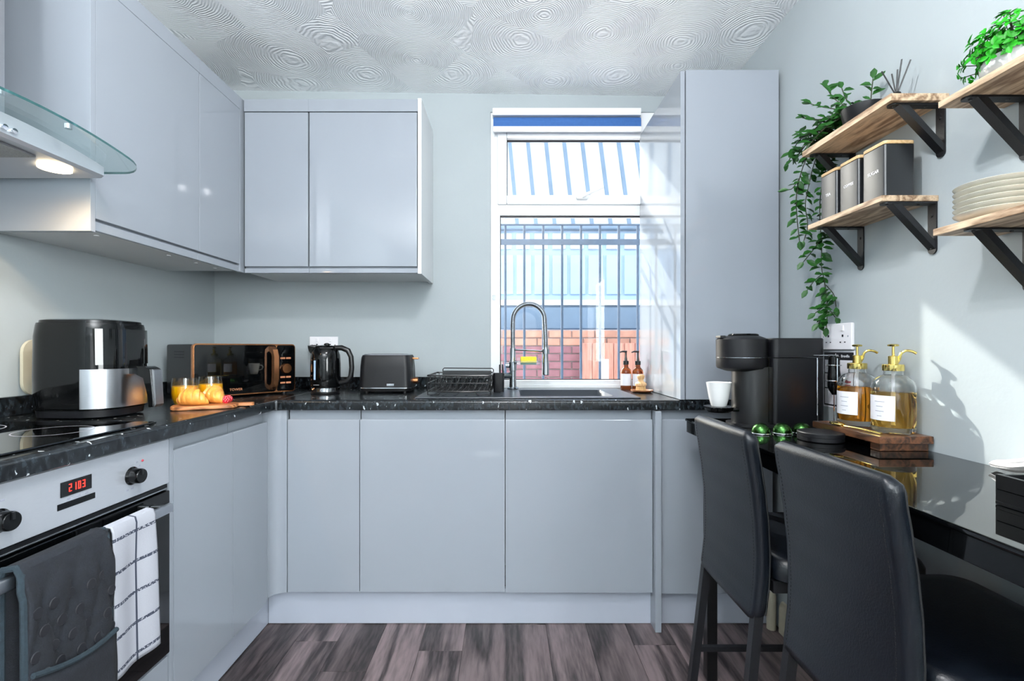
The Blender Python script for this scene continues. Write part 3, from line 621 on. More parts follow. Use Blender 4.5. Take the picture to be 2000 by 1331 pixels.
MB().rings([[(p[0], p[1], .155) for p in fq]+[(p[0]-.004, p[1], .155) for p in fq[::-1]], [(p[0]*.985, p[1], .262) for p in fq]+[(p[0]-.008, p[1], .262) for p in fq[::-1]]]).obj('control_window', 'blackglass', t)
h = MB(); h.prism([(.13, .148), (.18, .148), (.196, .14), (.205, .04), (.205, .022), (.192, .022), (.188, .06), (.175, .112), (.15, .125), (.13, .125)], 'Y', -.022, .022)
h = h.obj('handle', 'black_gloss', t)
MB().prism([(.197, .140), (.2055, .136), (.2115, .03), (.206, .022)], 'Y', -.017, .017).obj('handle_plate', 'steel', h)
for x, y in ((-.08, -.07), (.08, -.07), (-.08, .07), (.08, .07)): MB().cyl((x, y, -.0), (x, y, .004), .01, n=10).obj('foot', 'black_matte', t)
t = thing('chopping_board', 'cream board with a grey edge standing between air fryer and wall', 'board', (-1.512, 1.632, 1.0))
MB().prism([(p[0], p[1]) for p in rrect(.24, .178, .04, 5, 0, .0895)], 'X', -.018, -.008).obj('board', 'cream', t)
# ------------------------------------------------------------------ microwave
t = thing('microwave', 'black microwave with rose gold trim standing across the corner', 'microwave', (-1.26, 1.927, ZT), R(52.4))
mw, mh, md = .43, .228, .30
MB().box(.004, mw-.004, .012, md, .012, mh, .008).obj('casing', 'black', t)
def rr_face(y0, y1, x0, x1, z0, z1, r_, nm, m_):
    pl = rrect(x1-x0, z1-z0, r_, 5, (x0+x1)/2, (z0+z1)/2); return MB().prism(pl, 'Y', y0, y1).obj(nm, m_, t)
rr_face(0, .014, 0, mw, .010, mh+.002, .016, 'copper_surround', 'copper')
rr_face(-.003, .004, .006, .338, .015, mh-.003, .012, 'door', 'blackglass')
cp = rr_face(-.003, .004, .341, mw-.005, .015, mh-.003, .012, 'control_panel', 'black_gloss')
h = MB().tube([(.316, -.002, mh-.018), (.316, -.03, mh-.03), (.318, -.036, mh-.055), (.318, -.036, .075), (.316, -.03, .045), (.316, -.002, .032)], .011, 4, square=True).obj('door_handle', 'copper', t)
d = MB().tube([(.382, -.003, .118), (.382, -.009, .118), (.382, -.018, .118)], [.0235, .0235, .021], 28).obj('dial', 'copper', t)
for z in (.165, .078, .052):
    mb = MB()
    for k in range(2): mb.box(.357+.027*k, .357+.027*k+.023, -.0045, -.003, z-.004, z+.004, .001, 1)
    mb.obj('button_row', 'copper_flat', t, kind='stuff')
bx(.357, .41, -.0042, -.003, .182, .205).obj('display', 'blackglass', t)
text('TOWER', .015, 'copper_flat', t, face_mtx((.165, -.0032, .034), (1, 0, 0), (0, 0, 1)))
for x in (.04, mw-.04):
    for y in (.03, md-.04): MB().cyl((x, y, .001), (x, y, .013), .012, n=10).obj('foot', 'black_matte', t)
mb = MB()
for k in range(3): mb.box(.0015, .005, .10, .2, .17+.012*k, .175+.012*k)
mb.obj('side_vent', 'black_matte', t, kind='stuff')
# ------------------------------------------------------------------ breakfast board
t = thing('serving_board', 'small wooden serving board under the croissants', 'board', (-1.055, 1.685, ZT), R(25))
pl = rrect(.20, .105, .035, 6); mb = MB(); mb.rings([[(p[0]*.97, p[1]*.95, .001) for p in pl], [(p[0], p[1], .004) for p in pl], [(p[0], p[1], .012) for p in pl], [(p[0]*.98, p[1]*.97, .014) for p in pl]]); mb.obj('board', 'boardwood', t)
MB().rings([[(p[0], p[1], .003) for p in rrect(.06, .03, .012, 4, .12, .02)], [(p[0], p[1], .013) for p in rrect(.06, .03, .012, 4, .12, .02)]]).obj('handle', 'boardwood', t)
def juice(x, y, label):
    t = thing('juice_glass', label, 'glass', (x, y, ZT), group='glasses of orange juice')
    MB().lathe([(0, .002), (.028, .002), (.034, .006), (.042, .025), (.0445, .045), (.043, .07), (.0385, .102), (.0372, .102), (.0415, .07), (.0428, .045), (.0405, .026), (.033, .0085), (0, .0075)], 36).obj('tumbler', 'tumbler', t)
    MB().lathe([(0, .009), (.032, .0095), (.0395, .027), (.0418, .045), (.0405, .07), (.0402, .0722), (0, .0725)], 36).obj('juice', 'juice', t)
juice(-1.181, 1.765, 'glass of orange juice on the worktop in front of the black microwave side')
juice(-1.150, 1.868, 'glass of orange juice partly hidden behind the smaller croissant')
def croissant(loc, rz, s_, label):
    t = thing('croissant', label, 'pastry', loc, rz, group='croissants on the serving board')
    rg = []; n = 48
    for i in range(n+1):
        u = i/n; a = (u-.5)*1.5; cx_ = .058*math.sin(a)*1.15; cy_ = .05*(1-math.cos(a))
        rr = (.006+.026*math.sin(math.pi*u)**.75)*(.90+.2*((u*6.5+.2) % 1.0)**.7)
        d = Vector((math.cos(a), math.sin(a), 0)); nn = Vector((-d.y, d.x, 0))
        rg.append([Vector((cx_, cy_, 0))+nn*(rr*math.cos(b))+Vector((0, 0, max(.0, rr*.92+rr*.95*math.sin(b)))) for b in [2*math.pi*j/14 for j in range(14)]])
    rg = [[p*s_ for p in r_] for r_ in rg]
    MB().rings(rg).obj('crust', 'croissant', t, smooth=60)
croissant((-1.085, 1.66, ZT+.014), R(8), 1.0, 'golden croissant at the front of the serving board')
croissant((-1.052, 1.730, ZT+.014), R(-24), .98, 'golden croissant behind the other one, touching the raspberries')
for k, (x, y) in enumerate(((-1.007, 1.723), (-1.012, 1.747))):
    t = thing('raspberry', ('red raspberry beside the croissant on the board', 'red raspberry behind the first raspberry on the board')[k], 'fruit', (x, y, ZT+.014), group='raspberries on the board')
    mb = MB()
    for j in range(5):
        rr = .0115*math.sin(math.pi*(j+.8)/5.6); m_ = 8 if 0 < j < 4 else 6
        for i in range(m_): a = 2*math.pi*(i+.5*(j % 2))/m_; mb.sphere((rr*math.cos(a), rr*math.sin(a), .003+.0048*j), .0048, 6, 4)
    mb.sphere((0, 0, .012), .0115, 10, 8); mb.obj('drupelets', 'berry', t, kind='stuff')
# ------------------------------------------------------------------ kettle, toaster, sockets
def socket(loc, rz, label):
    t = thing('double_socket', label, 'socket', loc, rz)
    MB().box(-.075, .075, -.012, -.0005, -.044, .044, .003).obj('plate', 'plastic_white', t)
    for x in (-.035, .035):
        bx(x-.006, x+.006, -.0155, -.011, .018, .036, .001, 1).obj('switch', 'plastic_white', t)
        m_ = MB().box(x-.0035, x+.0035, -.0126, -.0118, -.002, .006); m_.box(x-.0135, x-.0075, -.0126, -.0118, -.021, -.0175).box(x+.0075, x+.0135, -.0126, -.0118, -.021, -.0175); m_.obj('pin_hole', 'black_matte', t, kind='stuff')
    for x in (-.06, .06): MB().cyl((x, -.0125, 0), (x, -.0115, 0), .003, n=10).obj('screw', 'chrome', t)
socket((-.968, YB, 1.168), 0, 'white double socket on the wall behind the kettle')
socket((WX1, 1.622, 1.190), R(-90), 'white double socket above the leaflet on the side wall')
bx(-1.03, -.985, YB-.05, YB-.013, 1.125, 1.168, .006).obj('plug', 'black', thing('plug', 'black plug in the wall socket behind the kettle spout', 'plug', (-1.0, YB, 1.15)), True)
t = thing('kettle', 'black gloss kettle with steel base ring beside the toaster', 'kettle', (-.844, 2.24, ZT))
MB().lathe([(0, .001), (.062, .001), (.064, .006), (.064, .012), (0, .012)], 36).obj('power_base', 'black', t)
MB().lathe([(.0615, .0122), (.0625, .0125), (.0625, .029), (.061, .031), (0, .031)], 36).obj('steel_ring', 'chrome', t)
MB().lathe([(0, .0312), (.063, .0312), (.0665, .04), (.0675, .08), (.067, .14), (.0645, .18), (.058, .2), (.05, .212), (0, .213)], 40).obj('body', 'black_gloss', t)
l = MB().lathe([(.049, .2132), (.050, .216), (.044, .222), (.02, .226), (0, .2265)], 32).obj('lid', 'black_gloss', t)
MB().sphere((.006, 0, .2285), (.014, .010, .007), 12, 8).obj('lid_knob', 'black', l)
MB().rings([[(-.045, -.02, .17), (-.045, .02, .17), (-.046, .017, .218), (-.046, -.017, .218)], [(-.072, -.014, .196), (-.072, .014, .196), (-.076, .012, .222), (-.076, -.012, .222)], [(-.078, -.008, .212), (-.078, .008, .212), (-.080, .008, .224), (-.080, -.008, .224)]]).obj('spout', 'black_gloss', t)
MB().tube([(.04, 0, .212), (.075, 0, .213), (.105, 0, .2), (.119, 0, .17), (.122, 0, .12), (.118, 0, .08), (.1, 0, .058), (.062, 0, .05)], [.012, .0125, .013, .012, .0115, .012, .012, .011], 12).obj('handle', 'black', t)
bx(-.030, -.020, -.0655, -.060, .065, .165, .002).obj('water_gauge', 'clear', t); bx(-.029, -.021, -.0648, -.061, .068, .155).obj('gauge_scale', 'clad', t)
bx(-.03, -.004, -.0672, -.066, .043, .046).obj('name_strip', 'steel', t)
MB().tube([(-.06, .03, .01), (-.09, .1, .004), (-.10, .22, .02), (-.125, .27, .1), (-.14, .29, .19)], .0035, 8).obj('cable', 'black', t)
t = thing('toaster', 'matte black two slot toaster with copper lever on the worktop', 'toaster', (-.573, 2.325, ZT+.0005))
def tr(z, w_, d_): return [(p[0], p[1], z) for p in rrect(w_, d_, .03, 6)]
MB().rings([tr(.008, .236, .155), tr(.022, .245, .162)]).obj('base', 'black', t)
MB().rings([tr(.0222, .247, .164), tr(.0262, .247, .164)]).obj('steel_band', 'chrome', t)
MB().rings([tr(.0264, .245, .162), tr(.12, .238, .156), tr(.168, .230, .148), tr(.178, .222, .140)]).obj('shell', 'black_matte', t)
MB().rings([tr(.1782, .214, .132), tr(.183, .208, .126)]).obj('top_plate', 'steel', t)
for y in (-.03, .03): bx(-.085, .085, y-.014, y+.014, .181, .1838).obj('slot', 'black', t)
l = bx(.113, .122, -.012, .012, .05, .165, .002).obj('lever_guide', 'black', t); bx(.118, .147, -.016, .016, .157, .166, .002).obj('lever', 'copper', l)
MB().cyl((.118, 0, .055), (.144, 0, .055), .014, n=20).obj('dial', 'copper', t)
pl_ = bx(.012, .046, -.0825, -.0795, .034, .044, .001).obj('badge', 'chrome', t); text('TOWER', .0085, 'black_ink', pl_, face_mtx((.029, -.0826, .039), (1, 0, 0), (0, 0, 1)))
for x in (-.09, .09):
    for y in (-.05, .05): MB().cyl((x, y, 0), (x, y, .009), .009, n=10).obj('foot', 'black_matte', t)
# ------------------------------------------------------------------ dish rack, brush pot, tap
t = thing('dish_rack', 'black wire dish rack standing on the sink drainer', 'dish rack', (-.2, 2.2, ZT+.009))
x0, x1, y0, y1 = -.14, .135, -.15, .13; wr = .0022
def loop(z, a=0): return [(p[0], p[1], z) for p in rrect(x1-x0+2*a, y1-y0+2*a, .015, 4, (x0+x1)/2, (y0+y1)/2)]
MB().tube(loop(.085), .0035, 8, True).obj('top_rim', 'wire', t); MB().tube(loop(.018), wr, 6, True).obj('base_rim', 'wire', t); MB().tube(loop(.052), wr, 6, True).obj('middle_rim', 'wire', t)
for i in range(12):
    x = x0+.012+(x1-x0-.024)*i/11
    MB().tube([(x, y0, .085), (x, y0, .018), (x, y1, .018), (x, y1, .085)], .0016, 5).obj('cross_wire', 'wire', t)
for i in range(7):
    y = y0+.03+(y1-y0-.06)*i/6
    MB().tube([(x0, y, .085), (x0, y, .018), (x1, y, .018), (x1, y, .085)], .0016, 5).obj('long_wire', 'wire', t)
for i in range(9):
    x = x0+.03+(x1-x0-.05)*i/8
    MB().tube([(x-.004, -.06, .019), (x+.014, -.055, .07), (x+.02, -.03, .07), (x+.004, -.02, .019)], .0018, 5).obj('plate_prong', 'wire', t)
MB().tube([(x0+.004, y0-.006, .05), (x0+.004, y0-.006, .004), (x0+.05, y0-.006, .004), (x0+.06, y0-.006, .016), (x1-.07, y0-.006, .016), (x1-.06, y0-.006, .004), (x1-.004, y0-.006, .004), (x1-.004, y0-.006, .085)], .0028, 6).obj('front_foot', 'wire', t)
MB().tube([(x0+.004, y1+.006, .05), (x0+.004, y1+.006, .003), (x0+.06, y1+.006, .003), (x1-.06, y1+.006, .003), (x1-.004, y1+.006, .003), (x1-.004, y1+.006, .085)], .0028, 6).obj('rear_foot', 'wire', t)
MB().tube([(x0+.03, y1+.004, .08), (x0+.03, y1+.006, .10), (x0+.036, y1+.006, .106), (x1-.006, y1+.006, .104), (x1, y1+.006, .098), (x1, y1+.004, .08)], .0026, 6).obj('rear_handle', 'wire', t)
MB().prism([(y1-.05, .06), (y1-.008, .064), (y1-.008, .094), (y1-.012, .094), (y1-.013, .067), (y1-.05, .064)], 'X', x0+.03, x1-.01).obj('cutlery_tray', 'wire', t)
t = thing('brush_pot', 'black pot with a thin brush handle beside the tap', 'pot', (-.038, 2.255, ZT+.0065))
MB().rings([[(p[0], p[1], z_) for p in rrect(w_, w_, .012, 5)] for z_, w_ in ((0, .048), (.003, .05), (.088, .052), (.088, .046), (.01, .044))]).obj('pot', 'black_matte', t)
MB().tube([(.004, 0, .012), (.004, 0, .128)], .0028, 8).obj('brush_handle', 'black', t)
t = thing('kitchen_tap', 'gunmetal spring neck tap behind the sink', 'tap', (.03, 2.415, ZT+.0065))
MB().lathe([(0, 0), (.028, 0), (.029, .004), (.026, .008), (.018, .01), (.0165, .055), (.0165, .09), (.0195, .092), (.0195, .135), (.0165, .138), (.0145, .15), (.0145, .205), (0, .206)], 28).obj('column', 'gunmetal', t)
l = MB().tube([(-.012, -.004, .067), (-.05, -.02, .067)], [.016, .015], 16).obj('lever_hub', 'gunmetal', t); MB().tube([(-.046, -.018, .067), (-.05, -.022, .1), (-.052, -.025, .125)], [.006, .005, .004], 10).obj('lever', 'gunmetal', l)
MB().tube([(-.018, 0, .118), (-.036, 0, .118)], .014, 14).obj('diverter', 'gunmetal', t)
pth = [(0, 0, .19), (0, 0, .32)]+[(.078-.078*math.cos(R(a)), -.055*(a/180), .345+.08*math.sin(R(a))*1.0) for a in range(10, 171, 10)]+[(.156, -.056, .32), (.160, -.058, .24), (.160, -.058, .205)]
def smooth_path(p, k):
    p = [Vector(q) for q in p]
    for _ in range(k):
        q = [p[0]]
        for a, b_ in zip(p, p[1:]): q += [a*.75+b_*.25, a*.25+b_*.75]
        p = q+[p[-1]]
    return p
sp_ = smooth_path(pth, 2)
MB().tube(sp_, .0085, 12).obj('hose', 'black', t)
mb = MB(); acc = 0; 
hel = []; L = [0]
for a, b_ in zip(sp_, sp_[1:]): L.append(L[-1]+(b_-a).length)
tot = L[-1]; nn = 1150; j = 0
for i in range(nn+1):
    s_ = tot*i/nn
    while j < len(L)-2 and L[j+1] < s_: j += 1
    a, b_ = sp_[j], sp_[j+1]; f = (s_-L[j])/max(1e-9, L[j+1]-L[j]); p = a.lerp(b_, f); d = (b_-a).normalized(); u = Vector((0, 1, 0)) if abs(d.y) < .9 else Vector((1, 0, 0)); u = (u-d*u.dot(d)).normalized(); v = d.cross(u); an = i*2*math.pi/9
    hel.append(p+(u*math.cos(an)+v*math.sin(an))*.0105)
MB().tube(hel, .0021, 5).obj('spring', 'gunmetal', t, smooth=70)
MB().tube([(.160, -.058, .21), (.160, -.058, .19), (.160, -.058, .175), (.160, -.058, .11), (.160, -.058, .075), (.160, -.058, .072)], [.011, .014, .0125, .016, .0175, .015], 20).obj('spray_head', 'gunmetal', t)
MB().tube([(0, 0, .197), (.06, -.02, .195), (.142, -.054, .19)], .0045, 10).obj('holder_arm', 'gunmetal', t); MB().lathe([(.0145, -.011), (.0185, -.011), (.0185, .011), (.0145, .011), (.0145, -.011)], 20, (.160, -.058, .188)).obj('holder_ring', 'gunmetal', t)
t = thing('sponge_holder', 'clear sponge holder fixed to the tap column', 'holder', (.10, 2.37, 1.07))
MB().box(-.05, .06, -.03, .028, -.0015, .001).box(-.05, .06, -.031, -.029, 0, .02).box(-.05, .06, .026, .028, 0, .035).box(-.052, -.05, -.03, .028, 0, .03).box(.06, .062, -.03, .028, 0, .03).obj('tray', 'clear', t)
MB().tube([(-.05, .02, .012), (-.056, .035, .012)], .008, 10).obj('clip', 'clear', t)
t = thing('sponge', 'yellow sponge with green scourer in the clear holder', 'sponge', (.105, 2.37, 1.0712)); bx(-.038, .04, -.024, .022, .009, .038, .004).obj('foam', 'sponge', t); bx(-.038, .04, -.024, .022, .0, .0088, .002).obj('scourer', 'scour', t)
def soap(x, y, label):
    t = thing('soap_bottle', label, 'bottle', (x, y, ZT+.0005), group='amber soap bottles by the window')
    MB().lathe([(0, 0), (.026, 0), (.0275, .004), (.0275, .085), (.025, .1), (.013, .114), (.012, .126), (0, .126)], 28).obj('bottle', 'amber_glass', t)
    MB().lathe([(.0278, .02), (.0281, .02), (.0281, .08), (.0278, .08)], 28, a0=R(190), a1=R(350)).obj('label', 'paper', t, solid=.0004)
    p = MB().lathe([(0, .1262), (.0145, .1262), (.0145, .145), (.008, .147), (.006, .16), (.0045, .165), (.0045, .19), (0, .19)], 20).obj('pump_collar', 'black', t); MB().tube([(.004, 0, .193), (-.02, -.004, .194), (-.034, -.006, .189)], [.006, .0045, .0032], 8).obj('pump_spout', 'black', p)
soap(.612, 2.475, 'amber soap bottle with black pump, the one farther from the tall unit')
soap(.668, 2.455, 'amber soap bottle with black pump, the one touching the tall unit')
t = thing('brush_dish', 'small round wooden dish under the dish brush', 'dish', (.645, 2.30, ZT+.0005)); MB().lathe([(0, 0), (.04, 0), (.05, .006), (.052, .012), (.049, .012), (.042, .006), (0, .005)], 32).obj('dish', 'boardwood', t)
t = thing('dish_brush', 'wooden dish brush with pale bristles standing in the round dish', 'brush', (.640, 2.30, ZT+.0055))
mb = MB()
for i in range(60):
    a = i*2.4; r_ = .022*math.sqrt((i+.5)/60); mb.tube([(r_*1.15*math.cos(a), r_*1.15*math.sin(a), 0), (r_*math.cos(a), r_*math.sin(a), .026)], .0016, 4)
mb.obj('bristles', 'bristle', t, kind='stuff')
MB().lathe([(0, .025), (.024, .025), (.027, .029), (.027, .037), (.022, .042), (.013, .047), (.012, .055), (.017, .064), (.0175, .074), (.012, .08), (0, .081)], 28).obj('handle', 'brushwood', t)
# ------------------------------------------------------------------ breakfast bar and stools
TZ = .88
t = thing('breakfast_bar', 'black glass topped breakfast bar along the side wall', 'table', (.9, 1.1, 0))
bx(.688, 1.117, .40, 1.86, TZ-.010, TZ, .003).obj('glass_top', 'blackglass', t, True)
MB().box(.692, .72, .405, 1.855, TZ-.052, TZ-.0105, .002).box(1.09, 1.117, .405, 1.855, TZ-.052, TZ-.0105, .002).box(.72, 1.09, .405, .43, TZ-.052, TZ-.0105, .002).box(.72, 1.09, 1.83, 1.855, TZ-.052, TZ-.0105, .002).obj('apron', 'black_gloss', t, True)
for x, y in ((.692, 1.662), (1.08, 1.81), (.692, .42), (1.08, .42)): bx(x, x+.036, y, y+.036, 0, TZ-.053, .003).obj('leg', 'black', t, True)
def stool(x, y, label):
    t = thing('bar_stool', label, 'stool', (x, y, 0), group='black stools at the breakfast bar')
    prof = [(.000, .938), (.004, .90), (.014, .84), (.024, .77), (.031, .70), (.034, .62), (.032, .56), (.026, .50), (.018, .455)]
    rg = []; n = 40; zs = [.938-(.938-.452)*i/n for i in range(n+1)]
    def off(z):
        for (a, za), (b_, zb) in zip(prof, prof[1:]):
            if za >= z >= zb: f = (za-z)/(za-zb); f = f*f*(3-2*f)*.4+f*.6; return a+(b_-a)*f
        return prof[-1][0]
    for i, z in enumerate(zs):
        e = min(z-.452, .938-z); rr = .038 if z < .7 else .02
        w_ = .172-(rr-math.sqrt(max(0, rr*rr-(rr-min(e, rr))**2)))
        th_ = .036*(.45+.55*math.sqrt(max(0, 1-(1-min(e, .02)/.02)**2)))
        o_ = off(z); rg.append([(o_+.018+p[0], p[1], z) for p in rrect(th_, 2*w_, th_*.42, 4)])
    MB().rings(rg).obj('backrest', 'leather', t, smooth=60)
    for sgn in (-1, 1):
        pts = [(off(z)+.0305, sgn*(.1675-max(0, .02-(.938-z))*.6), z) for z in zs[1:-2]]
        MB().tube(pts, .0028, 6).obj('piping', 'stitch', t)
        mb = MB()
        for i in range(52):
            z = .915-.0086*i; mb.box(off(z)-.0005, off(z)+.0015, sgn*.149-.001, sgn*.149+.001, z-.0025, z+.0025)
        mb.obj('stitching', 'stitch', t, kind='stuff')
    rg = []
    for z, ins in ((.562, .006), (.568, .0), (.600, .0), (.614, .006), (.621, .018), (.623, .05)): rg.append([(p[0]+.268, p[1], z) for p in rrect(.385-2*ins, .385-2*ins, .045, 6)])
    MB().rings(rg).obj('seat', 'leather', t, smooth=50)
    MB().box(.075, .44, -.165, -.14, .530, .5615, .002).box(.075, .44, .14, .165, .530, .5615, .002).box(.075, .10, -.14, .14, .530, .5615, .002).box(.415, .44, -.14, .14, .530, .5615, .002).obj('seat_frame', 'black_steel', t)
    for sgn in (-1, 1):
        MB().tube([(.048, sgn*.152, .56), (.02, sgn*.158, .3), (-.012, sgn*.166, .0)], .0115, 4, square=True).obj('leg', 'black_steel', t)
        MB().tube([(.428, sgn*.152, .56), (.44, sgn*.158, .3), (.455, sgn*.166, .0)], .0115, 4, square=True).obj('leg', 'black_steel', t)
        MB().tube([(.006, sgn*.161, .19), (.447, sgn*.161, .19)], .0075, 4, square=True).obj('stretcher', 'black_steel', t)
    MB().tube([(.446, -.16, .23), (.446, .16, .23)], .0085, 4, square=True).obj('footrest', 'black_steel', t)
    return t
stool(.598, 1.38, 'black leather bar stool farther along the bar, near the window cabinets')
stool(.616, .952, 'black leather bar stool in front of the other stool, closest to the camera')
# ------------------------------------------------------------------ wall shelves
XS = .970
def shelf(y0, y1, zb, zt, label, by):
    t = thing('wall_shelf', label, 'shelf', (1.04, (y0+y1)/2, zb), group='wooden shelves on the side wall')
    bx(XS, WX1-.0005, y0, y1, zb, zt, .0015).obj('board', 'shelfwood', t, True)
    for y in by:
        b_ = MB(); L_, H_, w_, tk = .138, .135, .0125, .004; xw = WX1-.0008
        b_.prism([(xw, y-w_), (xw, y+w_), (xw-L_+w_, y+w_)]+[(xw-L_+w_-w_*math.sin(R(a)), y+w_*math.cos(R(a))) for a in range(15, 166, 15)]+[(xw-L_+w_, y-w_)], 'Z', zb-.0005-tk, zb-.0005)
        b_.prism([(y-w_, zb-tk), (y+w_, zb-tk), (y+w_, zb-H_+w_)]+[(y+w_*math.cos(R(a)), zb-H_+w_-w_*math.sin(R(a))) for a in range(15, 166, 15)]+[(y-w_, zb-H_+w_)], 'X', xw-tk, xw)
        b_.rings([[(xw-L_+.022, yy, zb-tk), (xw-L_+.044, yy, zb-tk), (xw-tk, yy, zb-H_+.032), (xw-tk, yy, zb-H_+.012)] for yy in (y-.011, y+.011)])
        b_ = b_.obj('bracket', 'black_steel', t, True)
        for (p0, p1) in (((xw-L_+.016, y, zb-tk-.0002), (xw-L_+.016, y, zb-tk-.003)), ((xw-.04, y, zb-tk-.0002), (xw-.04, y, zb-tk-.003)), ((xw-tk, y, zb-.035), (xw-tk-.003, y, zb-.035)), ((xw-tk, y, zb-H_+.016), (xw-tk-.003, y, zb-H_+.016))):
            MB().cyl(p0, p1, .0042, .003, n=10).obj('screw', 'black', b_, True)
    return t
shelf(1.216, 1.582, 1.777, 1.796, 'upper wooden shelf with the trailing plant', (1.238, 1.555))
shelf(1.246, 1.552, 1.532, 1.5475, 'lower wooden shelf with the three black canisters', (1.262, 1.518))
shelf(.70, 1.083, 1.690, 1.7045, 'upper wooden shelf with the bushy plant in a white pot', (1.035, .74))
shelf(.70, 1.096, 1.406, 1.4215, 'lower wooden shelf with the stack of plates', (1.028, .74))
# canisters
for yc, w_, word in ((1.309, .080, 'SUGAR'), (1.4035, .078, 'COFFEE'), (1.4925, .074, 'TEA')):
    t = thing('canister', f'black square canister marked {word.lower()} with a wooden lid on the lower shelf', 'canister', (1.0365, yc, 1.548), group='three kitchen canisters')
    MB().rings([[(p[0], p[1], z) for p in rrect(.080-i, w_-i, .006, 4)] for z, i in ((0, .003), (.002, 0), (.141, 0), (.143, .003))]).obj('body', 'canister', t)
    MB().rings([[(p[0], p[1], z) for p in rrect(.081-i, w_+.001-i, .008, 4)] for z, i in ((.1435, .001), (.145, 0), (.151, 0), (.1525, .003))]).obj('lid', 'lidwood', t)
    text(word, .0125 if word != 'COFFEE' else .0115, 'plastic_white', t, face_mtx((-.0404, 0, .078), (0, -1, 0), (0, 0, 1)))
# plates
for k in range(6):
    t = thing('plate', ['lowest', 'second', 'third', 'fourth', 'fifth', 'topmost'][k]+' cream stoneware plate of the stack on the lower shelf', 'plate', (1.042, 1.018, 1.422+.0118*k), group='stack of plates')
    MB().lathe([(0, .002), (.036, .002), (.038, 0), (.042, 0), (.045, .003), (.06, .007), (.072, .0145), (.0738, .0172), (.0715, .0185), (.058, .0105), (.044, .0065), (0, .006)], 44).obj('dish', 'stone', t)
# reed diffuser
t = thing('reed_diffuser', 'small black reed diffuser on the upper shelf by the trailing plant', 'diffuser', (1.052, 1.30, 1.7965))
MB().lathe([(0, 0), (.024, 0), (.025, .003), (.025, .03), (.012, .037), (.010, .043), (0, .043)], 24).obj('bottle', 'black_gloss', t)
for dx, dy, dz in ((-.012, .035, .122), (.0, -.004, .105), (.022, -.02, .122), (.005, -.012, .128), (-.006, .008, .1)): MB().tube([(0, 0, .035), (dx, dy, dz)], .0018, 6).obj('reed', 'black', t)
# ------------------------------------------------------------------ plants
def leaf_mesh(L, w_, m_, curl):
    me = bpy.data.meshes.new('leaf'); v = [(0, 0, 0), (.3*L, w_*.42, .12*w_), (.3*L, 0, -.08*w_), (.3*L, -w_*.42, .12*w_), (.62*L, w_*.46, .1*w_-curl*L*.25), (.62*L, 0, -.1*w_-curl*L*.25), (.62*L, -w_*.46, .1*w_-curl*L*.25), (.86*L, w_*.2, -curl*L*.6), (.86*L, 0, -.06*w_-curl*L*.6), (.86*L, -w_*.2, -curl*L*.6), (L, 0, -curl*L)]
    me.from_pydata(v, [], [(0, 2, 1), (0, 3, 2), (1, 2, 5, 4), (2, 3, 6, 5), (4, 5, 8, 7), (5, 6, 9, 8), (7, 8, 10), (8, 9, 10)]); me.materials.append(M[m_]); me.shade_smooth(); return me
def leaf_obj(me, root, p, d, up, s_):
    o = bpy.data.objects.new('leaf', me); COL.objects.link(o); o.parent = root
    d = d.normalized(); r_ = d.cross(up); r_ = r_.normalized() if r_.length > 1e-4 else d.orthogonal().normalized(); u = r_.cross(d)
    m_ = Matrix((d, -r_, u)).transposed().to_4x4() @ Matrix.Scale(s_, 4); m_.translation = p
    o.matrix_basis = WM[root].inverted() @ m_; return o
rnd = random.Random(11)
t = thing('trailing_plant', 'trailing green ivy-like plant in a black bowl hanging off the upper shelf', 'plant', (1.045, 1.41, 1.7965))
MB().lathe([(0, 0), (.035, 0), (.05, .02), (.058, .056), (.0555, .056), (.048, .022), (.033, .004), (0, .004)], 32).obj('pot', 'black_matte', t)
MB().lathe([(0, .044), (.052, .044), (.053, .04), (0, .03)], 20).obj('soil', 'stem', t)
P0 = Vector((1.045, 1.41, 1.845))
